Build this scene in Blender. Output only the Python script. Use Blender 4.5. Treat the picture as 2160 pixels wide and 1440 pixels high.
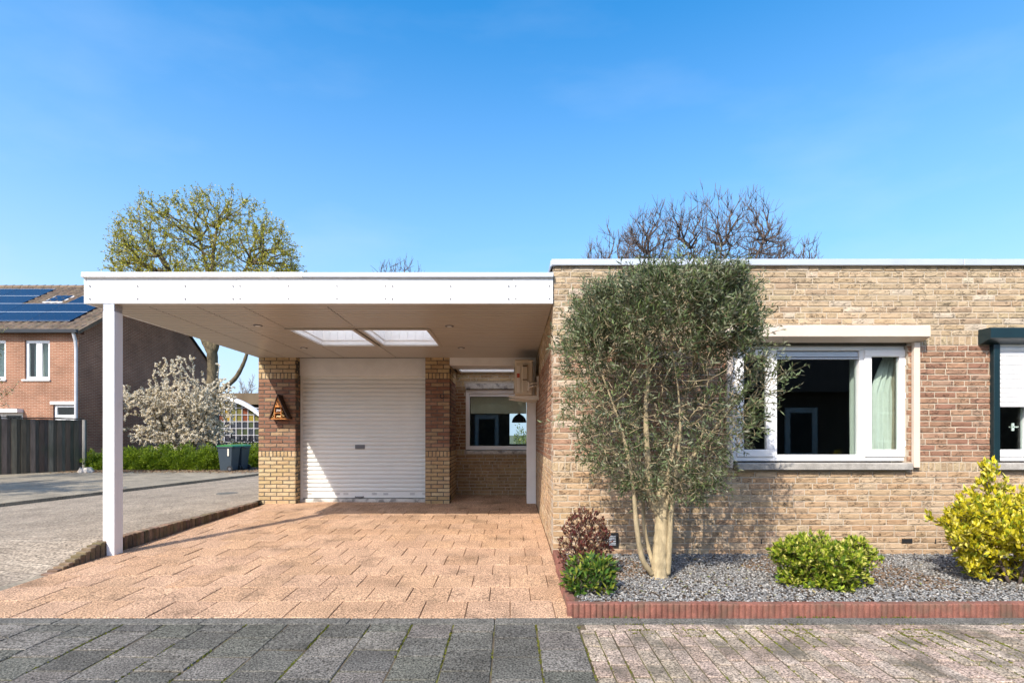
import bpy, math, random
import numpy as np
from mathutils import Vector, Matrix
for o in list(bpy.data.objects): bpy.data.objects.remove(o)
S = bpy.context.scene
C = S.collection
R = math.radians
# ------------------------------------------------------------------ camera
F, CX, HY, EYE = 1080.0, 1075.0, 917.0, 1.235      # photo pixels (2160 wide): focal, principal point, eye height
cd = bpy.data.cameras.new('camera'); cam = bpy.data.objects.new('camera', cd); C.objects.link(cam)
cam.location = (0, 0, EYE); cam.rotation_euler = (R(90), 0, 0)
cd.sensor_width = 36; cd.lens = 18; cd.shift_x = (1080-CX)/2160; cd.shift_y = (HY-720)/2160
cd.clip_end = 3000; cd.clip_start = .05
S.camera = cam
# ------------------------------------------------------------------ world, sun, exposure
SUN = Vector((.57, 1, -1.03)).normalized()
W = bpy.data.worlds.new('World'); S.world = W; W.use_nodes = True
wn = W.node_tree.nodes; wl = W.node_tree.links
bg = wn['Background']; sky = wn.new('ShaderNodeTexSky'); sky.sky_type = 'NISHITA'; sky.sun_disc = False
sky.sun_elevation = math.asin(-SUN.z); sky.sun_rotation = math.atan2(-SUN.x, -SUN.y)
sky.air_density = 1.0; sky.dust_density = 2.2; sky.ozone_density = 2.5; sky.altitude = 0
hsv = wn.new('ShaderNodeHueSaturation'); hsv.inputs['Saturation'].default_value = 1.6; hsv.inputs['Hue'].default_value = .494; hsv.inputs['Value'].default_value = 1.9
wl.new(sky.outputs[0], hsv.inputs['Color'])
def wnode(t, **k):
    n = wn.new(t)
    for a, b in k.items(): setattr(n, a, b)
    return n
tc = wnode('ShaderNodeTexCoord'); sep = wnode('ShaderNodeSeparateXYZ'); wl.new(tc.outputs['Generated'], sep.inputs[0])
hz1 = wnode('ShaderNodeMapRange'); hz1.inputs[1].default_value = 0; hz1.inputs[2].default_value = .74; hz1.inputs[3].default_value = 1; hz1.inputs[4].default_value = 0; wl.new(sep.outputs[2], hz1.inputs[0])
hz2 = wnode('ShaderNodeMath', operation='POWER'); hz2.inputs[1].default_value = 1.35; wl.new(hz1.outputs[0], hz2.inputs[0])
cmap = wnode('ShaderNodeMapping'); cmap.inputs['Scale'].default_value = (1.2, 3.0, 5.0); cmap.inputs['Rotation'].default_value = (.3, .2, .5); wl.new(tc.outputs['Generated'], cmap.inputs[0])
cno = wnode('ShaderNodeTexNoise'); cno.inputs['Scale'].default_value = 1.6; cno.inputs['Detail'].default_value = 7; cno.inputs['Roughness'].default_value = .55; wl.new(cmap.outputs[0], cno.inputs['Vector'])
cr = wnode('ShaderNodeMapRange'); cr.inputs[1].default_value = .48; cr.inputs[2].default_value = .85; cr.inputs[4].default_value = .14; wl.new(cno.outputs[0], cr.inputs[0])
hsum = wnode('ShaderNodeMath', operation='MULTIPLY_ADD', use_clamp=True); hsum.inputs[1].default_value = .95; wl.new(hz2.outputs[0], hsum.inputs[0]); wl.new(cr.outputs[0], hsum.inputs[2])
hmx = wnode('ShaderNodeMix', data_type='RGBA'); hmx.inputs[7].default_value = (4.2, 5.3, 6.9, 1); wl.new(hsum.outputs[0], hmx.inputs[0]); wl.new(hsv.outputs[0], hmx.inputs[6])
wl.new(hmx.outputs[2], bg.inputs[0]); bg.inputs[1].default_value = .14
sd = bpy.data.lights.new('sun', 'SUN'); sun = bpy.data.objects.new('sun', sd); C.objects.link(sun)
sd.energy = 5.0; sd.angle = R(.5); sd.color = (1, .93, .82)
sun.rotation_euler = SUN.to_track_quat('-Z', 'Y').to_euler(); sun.location = (-10, -15, 20)
S.view_settings.view_transform = 'Standard'; S.view_settings.look = 'None'
S.view_settings.exposure = .32; S.view_settings.gamma = 1
S.render.engine = 'CYCLES'
# ------------------------------------------------------------------ helpers
def P(px, py, Y): return Vector(((px-CX)*Y/F, Y, EYE-(py-HY)*Y/F))
def px(x, Y): return (x-CX)*Y/F
def pz(y, Y): return EYE-(y-HY)*Y/F
SL = .022
def drive_z(Y): return SL*(Y-5.27)
WL = {}
def tag(o, label=None, cat=None, group=None, kind=None):
    if label: o['label'] = label
    if cat: o['category'] = cat
    if group: o['group'] = group
    if kind: o['kind'] = kind
    return o
def thing(name, loc, label, cat, group=None):
    o = bpy.data.objects.new(name, None); C.objects.link(o); o.location = loc; o.empty_display_size = .1
    WL[o] = Vector(loc); return tag(o, label, cat, group)
def link(name, me, parent=None, loc=(0, 0, 0)):
    o = bpy.data.objects.new(name, me); C.objects.link(o)
    o.location = loc
    if parent is not None: o.parent = parent
    WL[o] = (WL[parent] if parent is not None else Vector((0, 0, 0)))+Vector(loc)
    return o
class MB:
    def __init__(s): s.v = []; s.f = []; s.c = []; s.col = (1, 1, 1)
    def add(s, vs, fs):
        n = len(s.v); s.v += [tuple(p) for p in vs]; s.c += [s.col]*len(vs)
        s.f += [tuple(i+n for i in f) for f in fs]
    def box(s, x0, x1, y0, y1, z0, z1, b=0.0):
        if x1 < x0: x0, x1 = x1, x0
        if y1 < y0: y0, y1 = y1, y0
        if z1 < z0: z0, z1 = z1, z0
        b = min(b, (x1-x0)*.45, (y1-y0)*.45, (z1-z0)*.45)
        if b <= 0:
            s.add([(x, y, z) for z in (z0, z1) for y in (y0, y1) for x in (x0, x1)],
                  [(0, 2, 3, 1), (4, 5, 7, 6), (0, 1, 5, 4), (2, 6, 7, 3), (0, 4, 6, 2), (1, 3, 7, 5)]); return
        vs = []; ix = {}
        for k, (z, sz) in enumerate(((z0, 1), (z1, -1))):
            for j, (y, sy) in enumerate(((y0, 1), (y1, -1))):
                for i, (x, sx) in enumerate(((x0, 1), (x1, -1))):
                    for a in range(3):
                        ix[i, j, k, a] = len(vs)
                        vs.append((x+(0 if a == 0 else sx*b), y+(0 if a == 1 else sy*b), z+(0 if a == 2 else sz*b)))
        g = lambda i, j, k, a: ix[i, j, k, a]
        fs = [(g(0,0,0,0), g(0,0,1,0), g(0,1,1,0), g(0,1,0,0)), (g(1,0,0,0), g(1,1,0,0), g(1,1,1,0), g(1,0,1,0)),
              (g(0,0,0,1), g(1,0,0,1), g(1,0,1,1), g(0,0,1,1)), (g(0,1,0,1), g(0,1,1,1), g(1,1,1,1), g(1,1,0,1)),
              (g(0,0,0,2), g(0,1,0,2), g(1,1,0,2), g(1,0,0,2)), (g(0,0,1,2), g(1,0,1,2), g(1,1,1,2), g(0,1,1,2))]
        for i in (0, 1):
            for j in (0, 1):
                fs.append((g(i,j,0,0), g(i,j,0,1), g(i,j,1,1), g(i,j,1,0)))
        for i in (0, 1):
            for k in (0, 1):
                fs.append((g(i,0,k,0), g(i,0,k,2), g(i,1,k,2), g(i,1,k,0)))
        for j in (0, 1):
            for k in (0, 1):
                fs.append((g(0,j,k,1), g(0,j,k,2), g(1,j,k,2), g(1,j,k,1)))
        for i in (0, 1):
            for j in (0, 1):
                for k in (0, 1): fs.append((g(i,j,k,0), g(i,j,k,1), g(i,j,k,2)))
        s.add(vs, fs)
    def tube(s, pts, rad, n=6, cap=True):
        pts = [Vector(p) for p in pts]; m = len(pts)
        if not hasattr(rad, '__len__'): rad = [rad]*m
        vs = []; fs = []
        t0 = (pts[1]-pts[0]).normalized(); ref = Vector((0, 0, 1)) if abs(t0.z) < .9 else Vector((1, 0, 0))
        for i in range(m):
            t = (pts[min(i+1, m-1)]-pts[max(i-1, 0)])
            t = t.normalized() if t.length > 1e-9 else t0
            u = t.cross(ref)
            u = u.normalized() if u.length > 1e-6 else Vector((1, 0, 0))
            w = t.cross(u)
            for k in range(n):
                a = 2*math.pi*k/n; vs.append(pts[i]+(u*math.cos(a)+w*math.sin(a))*rad[i])
        for i in range(m-1):
            for k in range(n):
                a = i*n+k; b = i*n+(k+1) % n; fs.append((a, b, b+n, a+n))
        if cap: fs.append(tuple(range(n))[::-1]); fs.append(tuple(range((m-1)*n, m*n)))
        s.add(vs, fs)
    def prism(s, poly, axis, a0, a1):           # poly of 2-D points extruded along axis 0,1,2
        n = len(poly)
        def mk(p, a):
            q = [p[0], p[1]]; q.insert(axis, a); return tuple(q)
        s.add([mk(p, a0) for p in poly]+[mk(p, a1) for p in poly],
              [tuple(range(n))[::-1], tuple(range(n, 2*n))]+[(i, (i+1) % n, n+(i+1) % n, n+i) for i in range(n)])
    def mesh(s, name, mat, off=(0, 0, 0), smooth=False):
        me = bpy.data.meshes.new(name)
        off = Vector(off)
        me.from_pydata([(p[0]-off.x, p[1]-off.y, p[2]-off.z) for p in s.v], [], s.f)
        at = me.color_attributes.new('Col', 'FLOAT_COLOR', 'POINT')
        a = np.ones((len(s.v), 4), np.float32); a[:, :3] = np.array(s.c, np.float32).reshape(-1, 3)
        at.data.foreach_set('color', a.ravel())
        me.materials.append(mat)
        if smooth: me.polygons.foreach_set('use_smooth', [True]*len(me.polygons))
        me.validate(); 
        return me
    def build(s, name, mat, parent=None, smooth=False, fix=True):
        off = WL[parent] if parent is not None else Vector((0, 0, 0))
        me = s.mesh(name, mat, off, smooth)
        if fix:
            import bmesh
            bm = bmesh.new(); bm.from_mesh(me); bmesh.ops.recalc_face_normals(bm, faces=bm.faces); bm.to_mesh(me); bm.free()
        return link(name, me, parent)
def bx(name, mat, parent, *a, b=.003):
    m = MB(); m.box(*a, b=b); return m.build(name, mat, parent)
# ------------------------------------------------------------------ materials
def mat(name, col=None, rough=.6, var=.12, scale=6., bump=.0, bscale=80., metal=0., spec=.4, trans=0., dirt=None, stretch=(1, 1, 1), fine=0., fscale=150., creases=False):
    m = bpy.data.materials.new(name); m.use_nodes = True
    N = m.node_tree.nodes; L = m.node_tree.links; b = N['Principled BSDF']
    b.inputs['Roughness'].default_value = rough; b.inputs['Metallic'].default_value = metal
    b.inputs['Specular IOR Level'].default_value = spec
    geo = N.new('ShaderNodeNewGeometry'); mp = N.new('ShaderNodeMapping'); mp.inputs['Scale'].default_value = stretch
    L.new(geo.outputs['Position'], mp.inputs[0])
    if col is None:
        at = N.new('ShaderNodeAttribute'); at.attribute_name = 'Col'; out = at.outputs['Color']
    else:
        rg = N.new('ShaderNodeRGB'); rg.outputs[0].default_value = (*col, 1); out = rg.outputs[0]
    def mult(out, sc, amt, det=4, power=None):
        n = N.new('ShaderNodeTexNoise'); n.inputs['Scale'].default_value = sc; n.inputs['Detail'].default_value = det
        n.inputs['Roughness'].default_value = .65
        L.new(mp.outputs[0], n.inputs['Vector'])
        r = N.new('ShaderNodeMapRange'); r.inputs[1].default_value = .3; r.inputs[2].default_value = .7
        r.inputs[3].default_value = max(.06, 1-amt); r.inputs[4].default_value = 1+amt
        L.new(n.outputs[0], r.inputs[0])
        x = N.new('ShaderNodeVectorMath'); x.operation = 'SCALE'
        L.new(out, x.inputs[0]); L.new(r.outputs[0], x.inputs['Scale']); return x.outputs[0]
    if var: out = mult(out, scale, var)
    if fine: out = mult(out, fscale, fine, 2)
    if dirt:
        dc, dsc, lo, hi, amt = dirt
        n = N.new('ShaderNodeTexNoise'); n.inputs['Scale'].default_value = dsc; n.inputs['Detail'].default_value = 6
        L.new(geo.outputs['Position'], n.inputs['Vector'])
        r = N.new('ShaderNodeMapRange'); r.inputs[1].default_value = lo; r.inputs[2].default_value = hi; r.inputs[4].default_value = amt
        L.new(n.outputs[0], r.inputs[0])
        x = N.new('ShaderNodeMix'); x.data_type = 'RGBA'; L.new(r.outputs[0], x.inputs[0]); L.new(out, x.inputs[6]); x.inputs[7].default_value = (*dc, 1)
        out = x.outputs[2]
    hgt = None
    if bump:
        n = N.new('ShaderNodeTexNoise'); n.inputs['Scale'].default_value = bscale; n.inputs['Detail'].default_value = 5
        L.new(mp.outputs[0], n.inputs['Vector']); hgt = n.outputs[0]
        if creases:                                      # folds of hand-moulded brick: thin dark lines along the brick
            mp2 = N.new('ShaderNodeMapping'); mp2.inputs['Scale'].default_value = (1, 1, 2.6); L.new(geo.outputs['Position'], mp2.inputs[0])
            n2 = N.new('ShaderNodeTexNoise'); n2.inputs['Scale'].default_value = 11; n2.inputs['Detail'].default_value = 3; n2.inputs['Distortion'].default_value = .8
            L.new(mp2.outputs[0], n2.inputs['Vector'])
            a = N.new('ShaderNodeMath'); a.operation = 'SUBTRACT'; a.inputs[1].default_value = .5; L.new(n2.outputs[0], a.inputs[0])
            ab = N.new('ShaderNodeMath'); ab.operation = 'ABSOLUTE'; L.new(a.outputs[0], ab.inputs[0])
            r = N.new('ShaderNodeMapRange'); r.inputs[1].default_value = 0; r.inputs[2].default_value = .03; L.new(ab.outputs[0], r.inputs[0])
            n3 = N.new('ShaderNodeTexNoise'); n3.inputs['Scale'].default_value = 8; L.new(geo.outputs['Position'], n3.inputs['Vector'])
            r3 = N.new('ShaderNodeMapRange'); r3.inputs[1].default_value = .47; r3.inputs[2].default_value = .55; L.new(n3.outputs[0], r3.inputs[0])
            mx = N.new('ShaderNodeMath'); mx.operation = 'MAXIMUM'
            inv = N.new('ShaderNodeMath'); inv.operation = 'SUBTRACT'; inv.inputs[0].default_value = 1; L.new(r3.outputs[0], inv.inputs[1])
            L.new(r.outputs[0], mx.inputs[0]); L.new(inv.outputs[0], mx.inputs[1])
            s2 = N.new('ShaderNodeMath'); s2.operation = 'MULTIPLY_ADD'; s2.inputs[1].default_value = 1.6; L.new(mx.outputs[0], s2.inputs[0]); L.new(hgt, s2.inputs[2])
            hgt = s2.outputs[0]
            r4 = N.new('ShaderNodeMapRange'); r4.inputs[3].default_value = .32; L.new(mx.outputs[0], r4.inputs[0])
            x = N.new('ShaderNodeVectorMath'); x.operation = 'SCALE'; L.new(out, x.inputs[0]); L.new(r4.outputs[0], x.inputs['Scale']); out = x.outputs[0]
        bp = N.new('ShaderNodeBump'); bp.inputs['Strength'].default_value = bump; bp.inputs['Distance'].default_value = .01
        L.new(hgt, bp.inputs['Height']); L.new(bp.outputs[0], b.inputs['Normal'])
    L.new(out, b.inputs['Base Color'])
    if trans:
        t = N.new('ShaderNodeBsdfTranslucent'); L.new(out, t.inputs[0]); mx = N.new('ShaderNodeMixShader'); mx.inputs[0].default_value = trans
        L.new(b.outputs[0], mx.inputs[1]); L.new(t.outputs[0], mx.inputs[2]); L.new(mx.outputs[0], N['Material Output'].inputs[0])
    return m
def glass_mat(name, tint=(.9, .95, .93), refl=1.0):
    m = bpy.data.materials.new(name); m.use_nodes = True; N = m.node_tree.nodes; L = m.node_tree.links
    N.remove(N['Principled BSDF'])
    t = N.new('ShaderNodeBsdfTransparent'); t.inputs[0].default_value = (*tint, 1)
    g = N.new('ShaderNodeBsdfGlossy'); g.inputs['Roughness'].default_value = .01
    lw = N.new('ShaderNodeLayerWeight'); lw.inputs[0].default_value = .5
    pw = N.new('ShaderNodeMath'); pw.operation = 'POWER'; pw.inputs[1].default_value = 5; L.new(lw.outputs['Facing'], pw.inputs[0])
    fr = N.new('ShaderNodeMath'); fr.operation = 'MULTIPLY_ADD'; fr.inputs[1].default_value = .95; fr.inputs[2].default_value = .045; L.new(pw.outputs[0], fr.inputs[0])
    mx = N.new('ShaderNodeMixShader'); L.new(fr.outputs[0], mx.inputs[0]); L.new(t.outputs[0], mx.inputs[1]); L.new(g.outputs[0], mx.inputs[2])
    L.new(mx.outputs[0], N['Material Output'].inputs[0]); return m
M = {}
M['brick'] = mat('hand_moulded_brick', None, .9, .16, 14, .55, 45, stretch=(1, 1, 2.2), fine=.12, fscale=170, creases=True, spec=.2)
M['brick_plain'] = mat('smooth_brick', None, .9, .18, 16, .35, 60, stretch=(1, 1, 1.6), fine=.12, fscale=170, spec=.2)
M['mortar'] = mat('light_mortar', (.46, .395, .31), .95, .15, 9, .4, 160, spec=.1)
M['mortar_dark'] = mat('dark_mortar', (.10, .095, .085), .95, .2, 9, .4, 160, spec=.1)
M['white'] = mat('white_paint', (.80, .80, .80), .42, .05, 9, stretch=(1, 1, .12), spec=.4, dirt=((.5, .47, .42), 3, .60, .8, .35))
M['white_wood'] = mat('white_board', (.80, .79, .77), .5, .05, 5, .05, 60)
M['soffit'] = mat('cream_ceiling_board', (.43, .39, .34), .33, .03, 3, spec=.45)
M['alu'] = mat('aluminium_trim', (.52, .56, .62), .35, .06, 3, metal=.25)
M['galv'] = mat('galvanised_steel', (.5, .53, .58), .4, .3, 60, metal=.7)
M['cream'] = mat('cream_shutter_paint', (.66, .555, .46), .45, .04, 4)
M['upvc'] = mat('white_window_frame', (.80, .80, .80), .3, .02, 3)
M['stone'] = mat('grey_concrete_sill', (.33, .31, .28), .9, .25, 12, .3, 120, fine=.2)
M['concrete'] = mat('pale_concrete', (.55, .53, .49), .9, .2, 8, .3, 120, fine=.1, dirt=((.12, .11, .1), 9, .5, .62, .7))
M['teal'] = mat('dark_teal_paint', (.006, .022, .028), .35, .1, 5, spec=.5)
M['black'] = mat('black_plastic', (.02, .02, .021), .45, .1, 20)
M['screw'] = mat('screw_steel', (.17, .17, .18), .4, 0, metal=.6)
M['glass'] = glass_mat('window_glass')
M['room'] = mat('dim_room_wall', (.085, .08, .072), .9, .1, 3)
M['curtain'] = mat('pale_green_curtain', (.78, .81, .76), .8, .05, 20, trans=.3)
M['steel_door'] = mat('roller_door_paint', (.74, .74, .71), .42, .03, 3)
M['ac'] = mat('beige_ac_casing', (.52, .45, .34), .5, .05, 6)
M['ac_white'] = mat('ivory_plastic', (.66, .6, .5), .5, .05, 6)
M['roofing'] = mat('bitumen_roof', (.06, .06, .06), .9, .2, 5)
M['dtile'] = mat('washed_gravel_tile', None, .95, .18, 2.2, .9, 90, fine=.85, fscale=90, spec=.12, dirt=((.11, .075, .05), 2.6, .56, .74, .55))
M['ptile'] = mat('grey_paving_tile', None, .95, .28, 4, .9, 110, fine=.95, fscale=85, spec=.15)
M['pbrick'] = mat('pink_paving_brick', None, .95, .25, 7, .9, 100, fine=.9, fscale=85, spec=.12, dirt=((.10, .09, .07), 4, .48, .66, .75))
M['joint'] = mat('sandy_joint', (.10, .08, .055), 1, .4, 6, .3, 100, dirt=((.12, .125, .025), 4.5, .48, .6, .85), spec=.1)
M['djoint'] = mat('brown_joint', (.15, .085, .05), 1, .4, 6, .3, 100, spec=.1)
M['kerb'] = mat('dark_kerb_concrete', (.115, .11, .095), .95, .3, 6, .6, 110, fine=.85, fscale=85)
M['edging'] = mat('red_edging_concrete', (.215, .09, .066), .95, .3, 9, .4, 100, fine=.22, fscale=120, dirt=((.12, .085, .06), 5, .48, .64, .75))
M['soil'] = mat('soil', (.07, .05, .035), 1, .4, 8, .5, 60)
M['gravel'] = mat('slate_gravel', None, .8, .15, 60, spec=.3)
M['bark'] = mat('smooth_bark', (.36, .29, .175), .9, .4, 16, .5, 40, stretch=(1, 1, .35))
M['bark_dark'] = mat('tree_bark', (.125, .10, .06), .95, .35, 8, .6, 25, stretch=(1, 1, .4))
M['twig'] = mat('reddish_twig', (.105, .078, .066), .9, .3, 3)
M['leaf'] = mat('leaf', None, .55, .12, 9, trans=.28, spec=.4)
M['petal'] = mat('blossom', None, .7, .1, 9, trans=.45, spec=.2)
# ------------------------------------------------------------------ brick laying
rng = random.Random(7)
def jit(c, a, r=rng):
    k = 1+r.uniform(-a, a); return tuple(max(0., x*k*(1+r.uniform(-a*.25, a*.25))) for x in c)
def brick_geo(mb, U, N, O, w, h, d=.03, jf=.0022, ch=.004, r=rng):
    """one brick with its front face centre at O, width w along U, height h along the third axis, facing N"""
    V = N.cross(U) if abs(N.z) < .5 else Vector((0, 1, 0))
    if abs(N.z) < .5 and V.z < 0: V = -V
    def q(u, v, n): return O+U*u+V*v+N*n
    a, b = w/2, h/2; vs = []
    for s, t in ((-1, -1), (1, -1), (1, 1), (-1, 1)): vs.append(q(s*a, t*b, -d))
    j = lambda: r.uniform(-jf, jf)*.6
    for s, t in ((-1, -1), (1, -1), (1, 1), (-1, 1)): vs.append(q(s*a+j(), t*b+j(), -ch))
    nx, ny = 4, 3
    for iy in range(ny):
        for ix in range(nx):
            u = (-1+2*ix/(nx-1))*(a-ch); v = (-1+2*iy/(ny-1))*(b-ch)
            vs.append(q(u+j(), v+j(), r.uniform(-jf, jf)))
    g = lambda ix, iy: 8+iy*nx+ix
    fs = [(0, 1, 5, 4), (1, 2, 6, 5), (2, 3, 7, 6), (3, 0, 4, 7)]
    fs += [(4, 5)+tuple(g(i, 0) for i in range(nx))[::-1], (5, 6)+tuple(g(nx-1, i) for i in range(ny))[::-1],
           (6, 7)+tuple(g(i, ny-1) for i in range(nx)), (7, 4)+tuple(g(0, i) for i in range(ny))]
    for iy in range(ny-1):
        for ix in range(nx-1): fs.append((g(ix, iy), g(ix+1, iy), g(ix+1, iy+1), g(ix, iy+1)))
    mb.add(vs, fs)
YEL = [(.40, .305, .195), (.43, .33, .215), (.37, .28, .18), (.50, .415, .31), (.39, .285, .18), (.42, .325, .21)]
TAN = [(.42, .285, .17), (.40, .27, .16), (.44, .305, .19), (.42, .30, .19), (.46, .34, .225)]
RED = [(.285, .165, .105), (.31, .18, .115), (.265, .145, .095), (.33, .20, .13), (.31, .205, .14)]
MIX = [(.36, .25, .165), (.40, .295, .205), (.33, .21, .14), (.46, .37, .28)]
GYEL = [(.42, .30, .165), (.46, .335, .19), (.39, .27, .145), (.45, .345, .205)]
GRED = [(.22, .115, .075), (.27, .145, .095), (.20, .105, .07), (.29, .175, .115), (.30, .20, .12)]
BANDS = [(-.06, .86, 'c', TAN, 15), (.86, .956, 's', YEL, 1), (.956, 2.157, 'c', RED, 20), (2.157, 2.253, 's', YEL, 1), (2.253, 2.976, 'c', YEL, 12)]
def lay(length, bands, full=.21, jt=.011, wild=.22, r=rng):
    """list of (u centre, z centre, w, h, palette, is_full)"""
    out = []
    for z0, z1, kind, pal, n in bands:
        if kind == 's':
            p = .0625; k = int(length/p)+1
            for i in range(k):
                u0 = i*p; u1 = min(u0+p-jt, length)
                if u1-u0 > .02: out.append(((u0+u1)/2, (z0+z1)/2, u1-u0, z1-z0-jt, pal, u1-u0 > .05))
        else:
            ch = (z1-z0)/n
            for c in range(n):
                u = -(full+jt)*(.5 if c % 2 else 0)-(r.uniform(0, .1) if wild else 0)
                while u < length:
                    w = full if r.random() > wild else full*.47
                    a, b = max(u, 0), min(u+w, length)
                    if b-a > .025: out.append(((a+b)/2, z0+ch*(c+.5), b-a, ch-jt, pal, b-a > full*.9))
                    u += w+jt
    return out
def lay_wall(parent, O, U, N, length, bands, holes=(), mt='brick', indiv=None, full=.21, jt=.011, wild=.22, mortar='mortar', thick=.24, zr=None, jf=.0022, name='wall'):
    """mortar wall slab (with openings) + bricks. holes = (u0,u1,z0,z1). indiv(u,z,full)->priority or None"""
    z0 = bands[0][0]; z1 = bands[-1][1]
    us = sorted({0, length, *[h[0] for h in holes], *[h[1] for h in holes]}); zs = sorted({z0, z1, *[h[2] for h in holes], *[h[3] for h in holes]})
    us = [u for u in us if 0 <= u <= length]; zs = [z for z in zs if z0 <= z <= z1]
    mb = MB()
    def q(u, n, z): return O+U*u+N*n+Vector((0, 0, z))
    for i in range(len(us)-1):
        for k in range(len(zs)-1):
            uc, zc = (us[i]+us[i+1])/2, (zs[k]+zs[k+1])/2
            if any(h[0] < uc < h[1] and h[2] < zc < h[3] for h in holes): continue
            vs = [q(u, n, z) for z in zs[k:k+2] for n in (-.006, -thick) for u in us[i:i+2]]
            mb.add(vs, [(0, 2, 3, 1), (4, 5, 7, 6), (0, 1, 5, 4), (2, 6, 7, 3), (0, 4, 6, 2), (1, 3, 7, 5)])
    wall = mb.build(name, M[mortar], parent, fix=False)
    bl = []
    for (u, z, w, h, pal, fl) in lay(length, bands, full, jt, wild):
        a, b = u-w/2, u+w/2; drop = False
        for h0, h1, k0, k1 in holes:
            if z+h/2 > k0+.004 and z-h/2 < k1-.004 and b > h0 and a < h1:
                if a >= h0-.02 and b <= h1+.02: drop = True
                elif a < h0: b = h0; fl = False
                else: a = h1; fl = False
        if drop or b-a < .02: continue
        if pal is RED and abs(N.y) > .5 and rng.random() < 1.3-(a+.449)*.75: pal = MIX
        bl.append(((a+b)/2, z, b-a, h, pal, fl))
    chosen = set()
    if indiv:
        pr = sorted([(indiv(b[0], b[1], b[5]), i) for i, b in enumerate(bl) if indiv(b[0], b[1], b[5]) is not None])
        chosen = {i for _, i in pr[:indiv.limit]}
    var = {}
    st = MB()
    for i, (u, z, w, h, pal, fl) in enumerate(bl):
        pos = O+U*u+Vector((0, 0, z))+N*rng.uniform(-.0015, .002)
        if i in chosen:
            key = (id(pal), round(w, 3), round(h, 3)); lst = var.setdefault(key, [])
            if len(lst) < 14:
                m1 = MB(); m1.col = jit(rng.choice(pal), .10); brick_geo(m1, U, N, Vector((0, 0, 0)), w, h, jf=jf); lst.append(m1.mesh('brick', M[mt]))
            link('brick', rng.choice(lst), wall, pos-WL[wall])
        else:
            st.col = jit(rng.choice(pal), .10); brick_geo(st, U, N, pos, w, h, jf=jf)
    if st.v: tag(st.build('brickwork', M[mt], wall, fix=False), kind='stuff')
    return wall
XU, YU, ZU = Vector((1, 0, 0)), Vector((0, 1, 0)), Vector((0, 0, 1))
# ================================================================== GROUND
def grid_sheet(name, mt, x0, x1, y0, y1, zf, nx, ny, kind='structure', keep=None):
    vs = []; fs = []
    for j in range(ny+1):
        for i in range(nx+1):
            x = x0+(x1-x0)*i/nx; y = y0+(y1-y0)*j/ny; vs.append((x, y, zf(x, y)))
    for j in range(ny):
        for i in range(nx):
            if keep and not keep(x0+(x1-x0)*(i+.5)/nx, y0+(y1-y0)*(j+.5)/ny): continue
            a = j*(nx+1)+i; fs.append((a, a+1, a+nx+2, a+nx+1))
    m = MB(); m.add(vs, fs); o = m.build(name, mt, fix=False); tag(o, kind=kind); return o
def sstep(a, b, x):
    t = min(1, max(0, (x-a)/(b-a))); return t*t*(3-2*t)
def left_z(x, y):
    base = max(-.15, .14+.05*(min(x, -4.2)+4.2)); s = sstep(4.55, 5.7, y)
    return -.05*(1-s)*1+base*s if x > -7 else base*s-.05*(1-s)
M['road'] = None
def road_material():
    m = bpy.data.materials.new('brick_road'); m.use_nodes = True; N = m.node_tree.nodes; L = m.node_tree.links; b = N['Principled BSDF']
    b.inputs['Roughness'].default_value = .95; b.inputs['Specular IOR Level'].default_value = .15
    g = N.new('ShaderNodeNewGeometry'); mp = N.new('ShaderNodeMapping'); mp.inputs['Rotation'].default_value = (0, 0, R(15)); L.new(g.outputs['Position'], mp.inputs[0])
    br = N.new('ShaderNodeTexBrick'); br.inputs['Scale'].default_value = 1; br.inputs['Brick Width'].default_value = .21; br.inputs['Row Height'].default_value = .1
    br.inputs['Mortar Size'].default_value = .007; br.inputs['Color1'].default_value = (.30, .25, .19, 1); br.inputs['Color2'].default_value = (.245, .20, .15, 1); br.inputs['Mortar'].default_value = (.20, .165, .125, 1)
    L.new(mp.outputs[0], br.inputs['Vector'])
    out = br.outputs[0]
    for sc, amt in ((1.2, .2), (45, .65)):
        n = N.new('ShaderNodeTexNoise'); n.inputs['Scale'].default_value = sc; n.inputs['Detail'].default_value = 4; L.new(g.outputs['Position'], n.inputs['Vector'])
        r = N.new('ShaderNodeMapRange'); r.inputs[1].default_value = .3; r.inputs[2].default_value = .7; r.inputs[3].default_value = 1-amt; r.inputs[4].default_value = 1+amt; L.new(n.outputs[0], r.inputs[0])
        x = N.new('ShaderNodeVectorMath'); x.operation = 'SCALE'; L.new(out, x.inputs[0]); L.new(r.outputs[0], x.inputs['Scale']); out = x.outputs[0]
    L.new(out, b.inputs['Base Color'])
    bp = N.new('ShaderNodeBump'); bp.inputs['Strength'].default_value = .6; bp.inputs['Distance'].default_value = .01; L.new(br.outputs['Fac'], bp.inputs['Height']); bp.invert = True; L.new(bp.outputs[0], b.inputs['Normal'])
    return m
M['road'] = road_material()
M['path'] = mat('grey_footpath', (.235, .20, .145), .95, .35, 1.5, .4, 90, fine=.4, fscale=45)
M['field'] = mat('far_ground', (.10, .11, .06), 1, .3, .4)
g = MB(); g.add([(-900, -60, -.24), (900, -60, -.24), (900, 1500, -.24), (-900, 1500, -.24)], [(0, 1, 2, 3)])
tag(g.build('ground', M['field'], fix=False), kind='structure')
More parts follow.
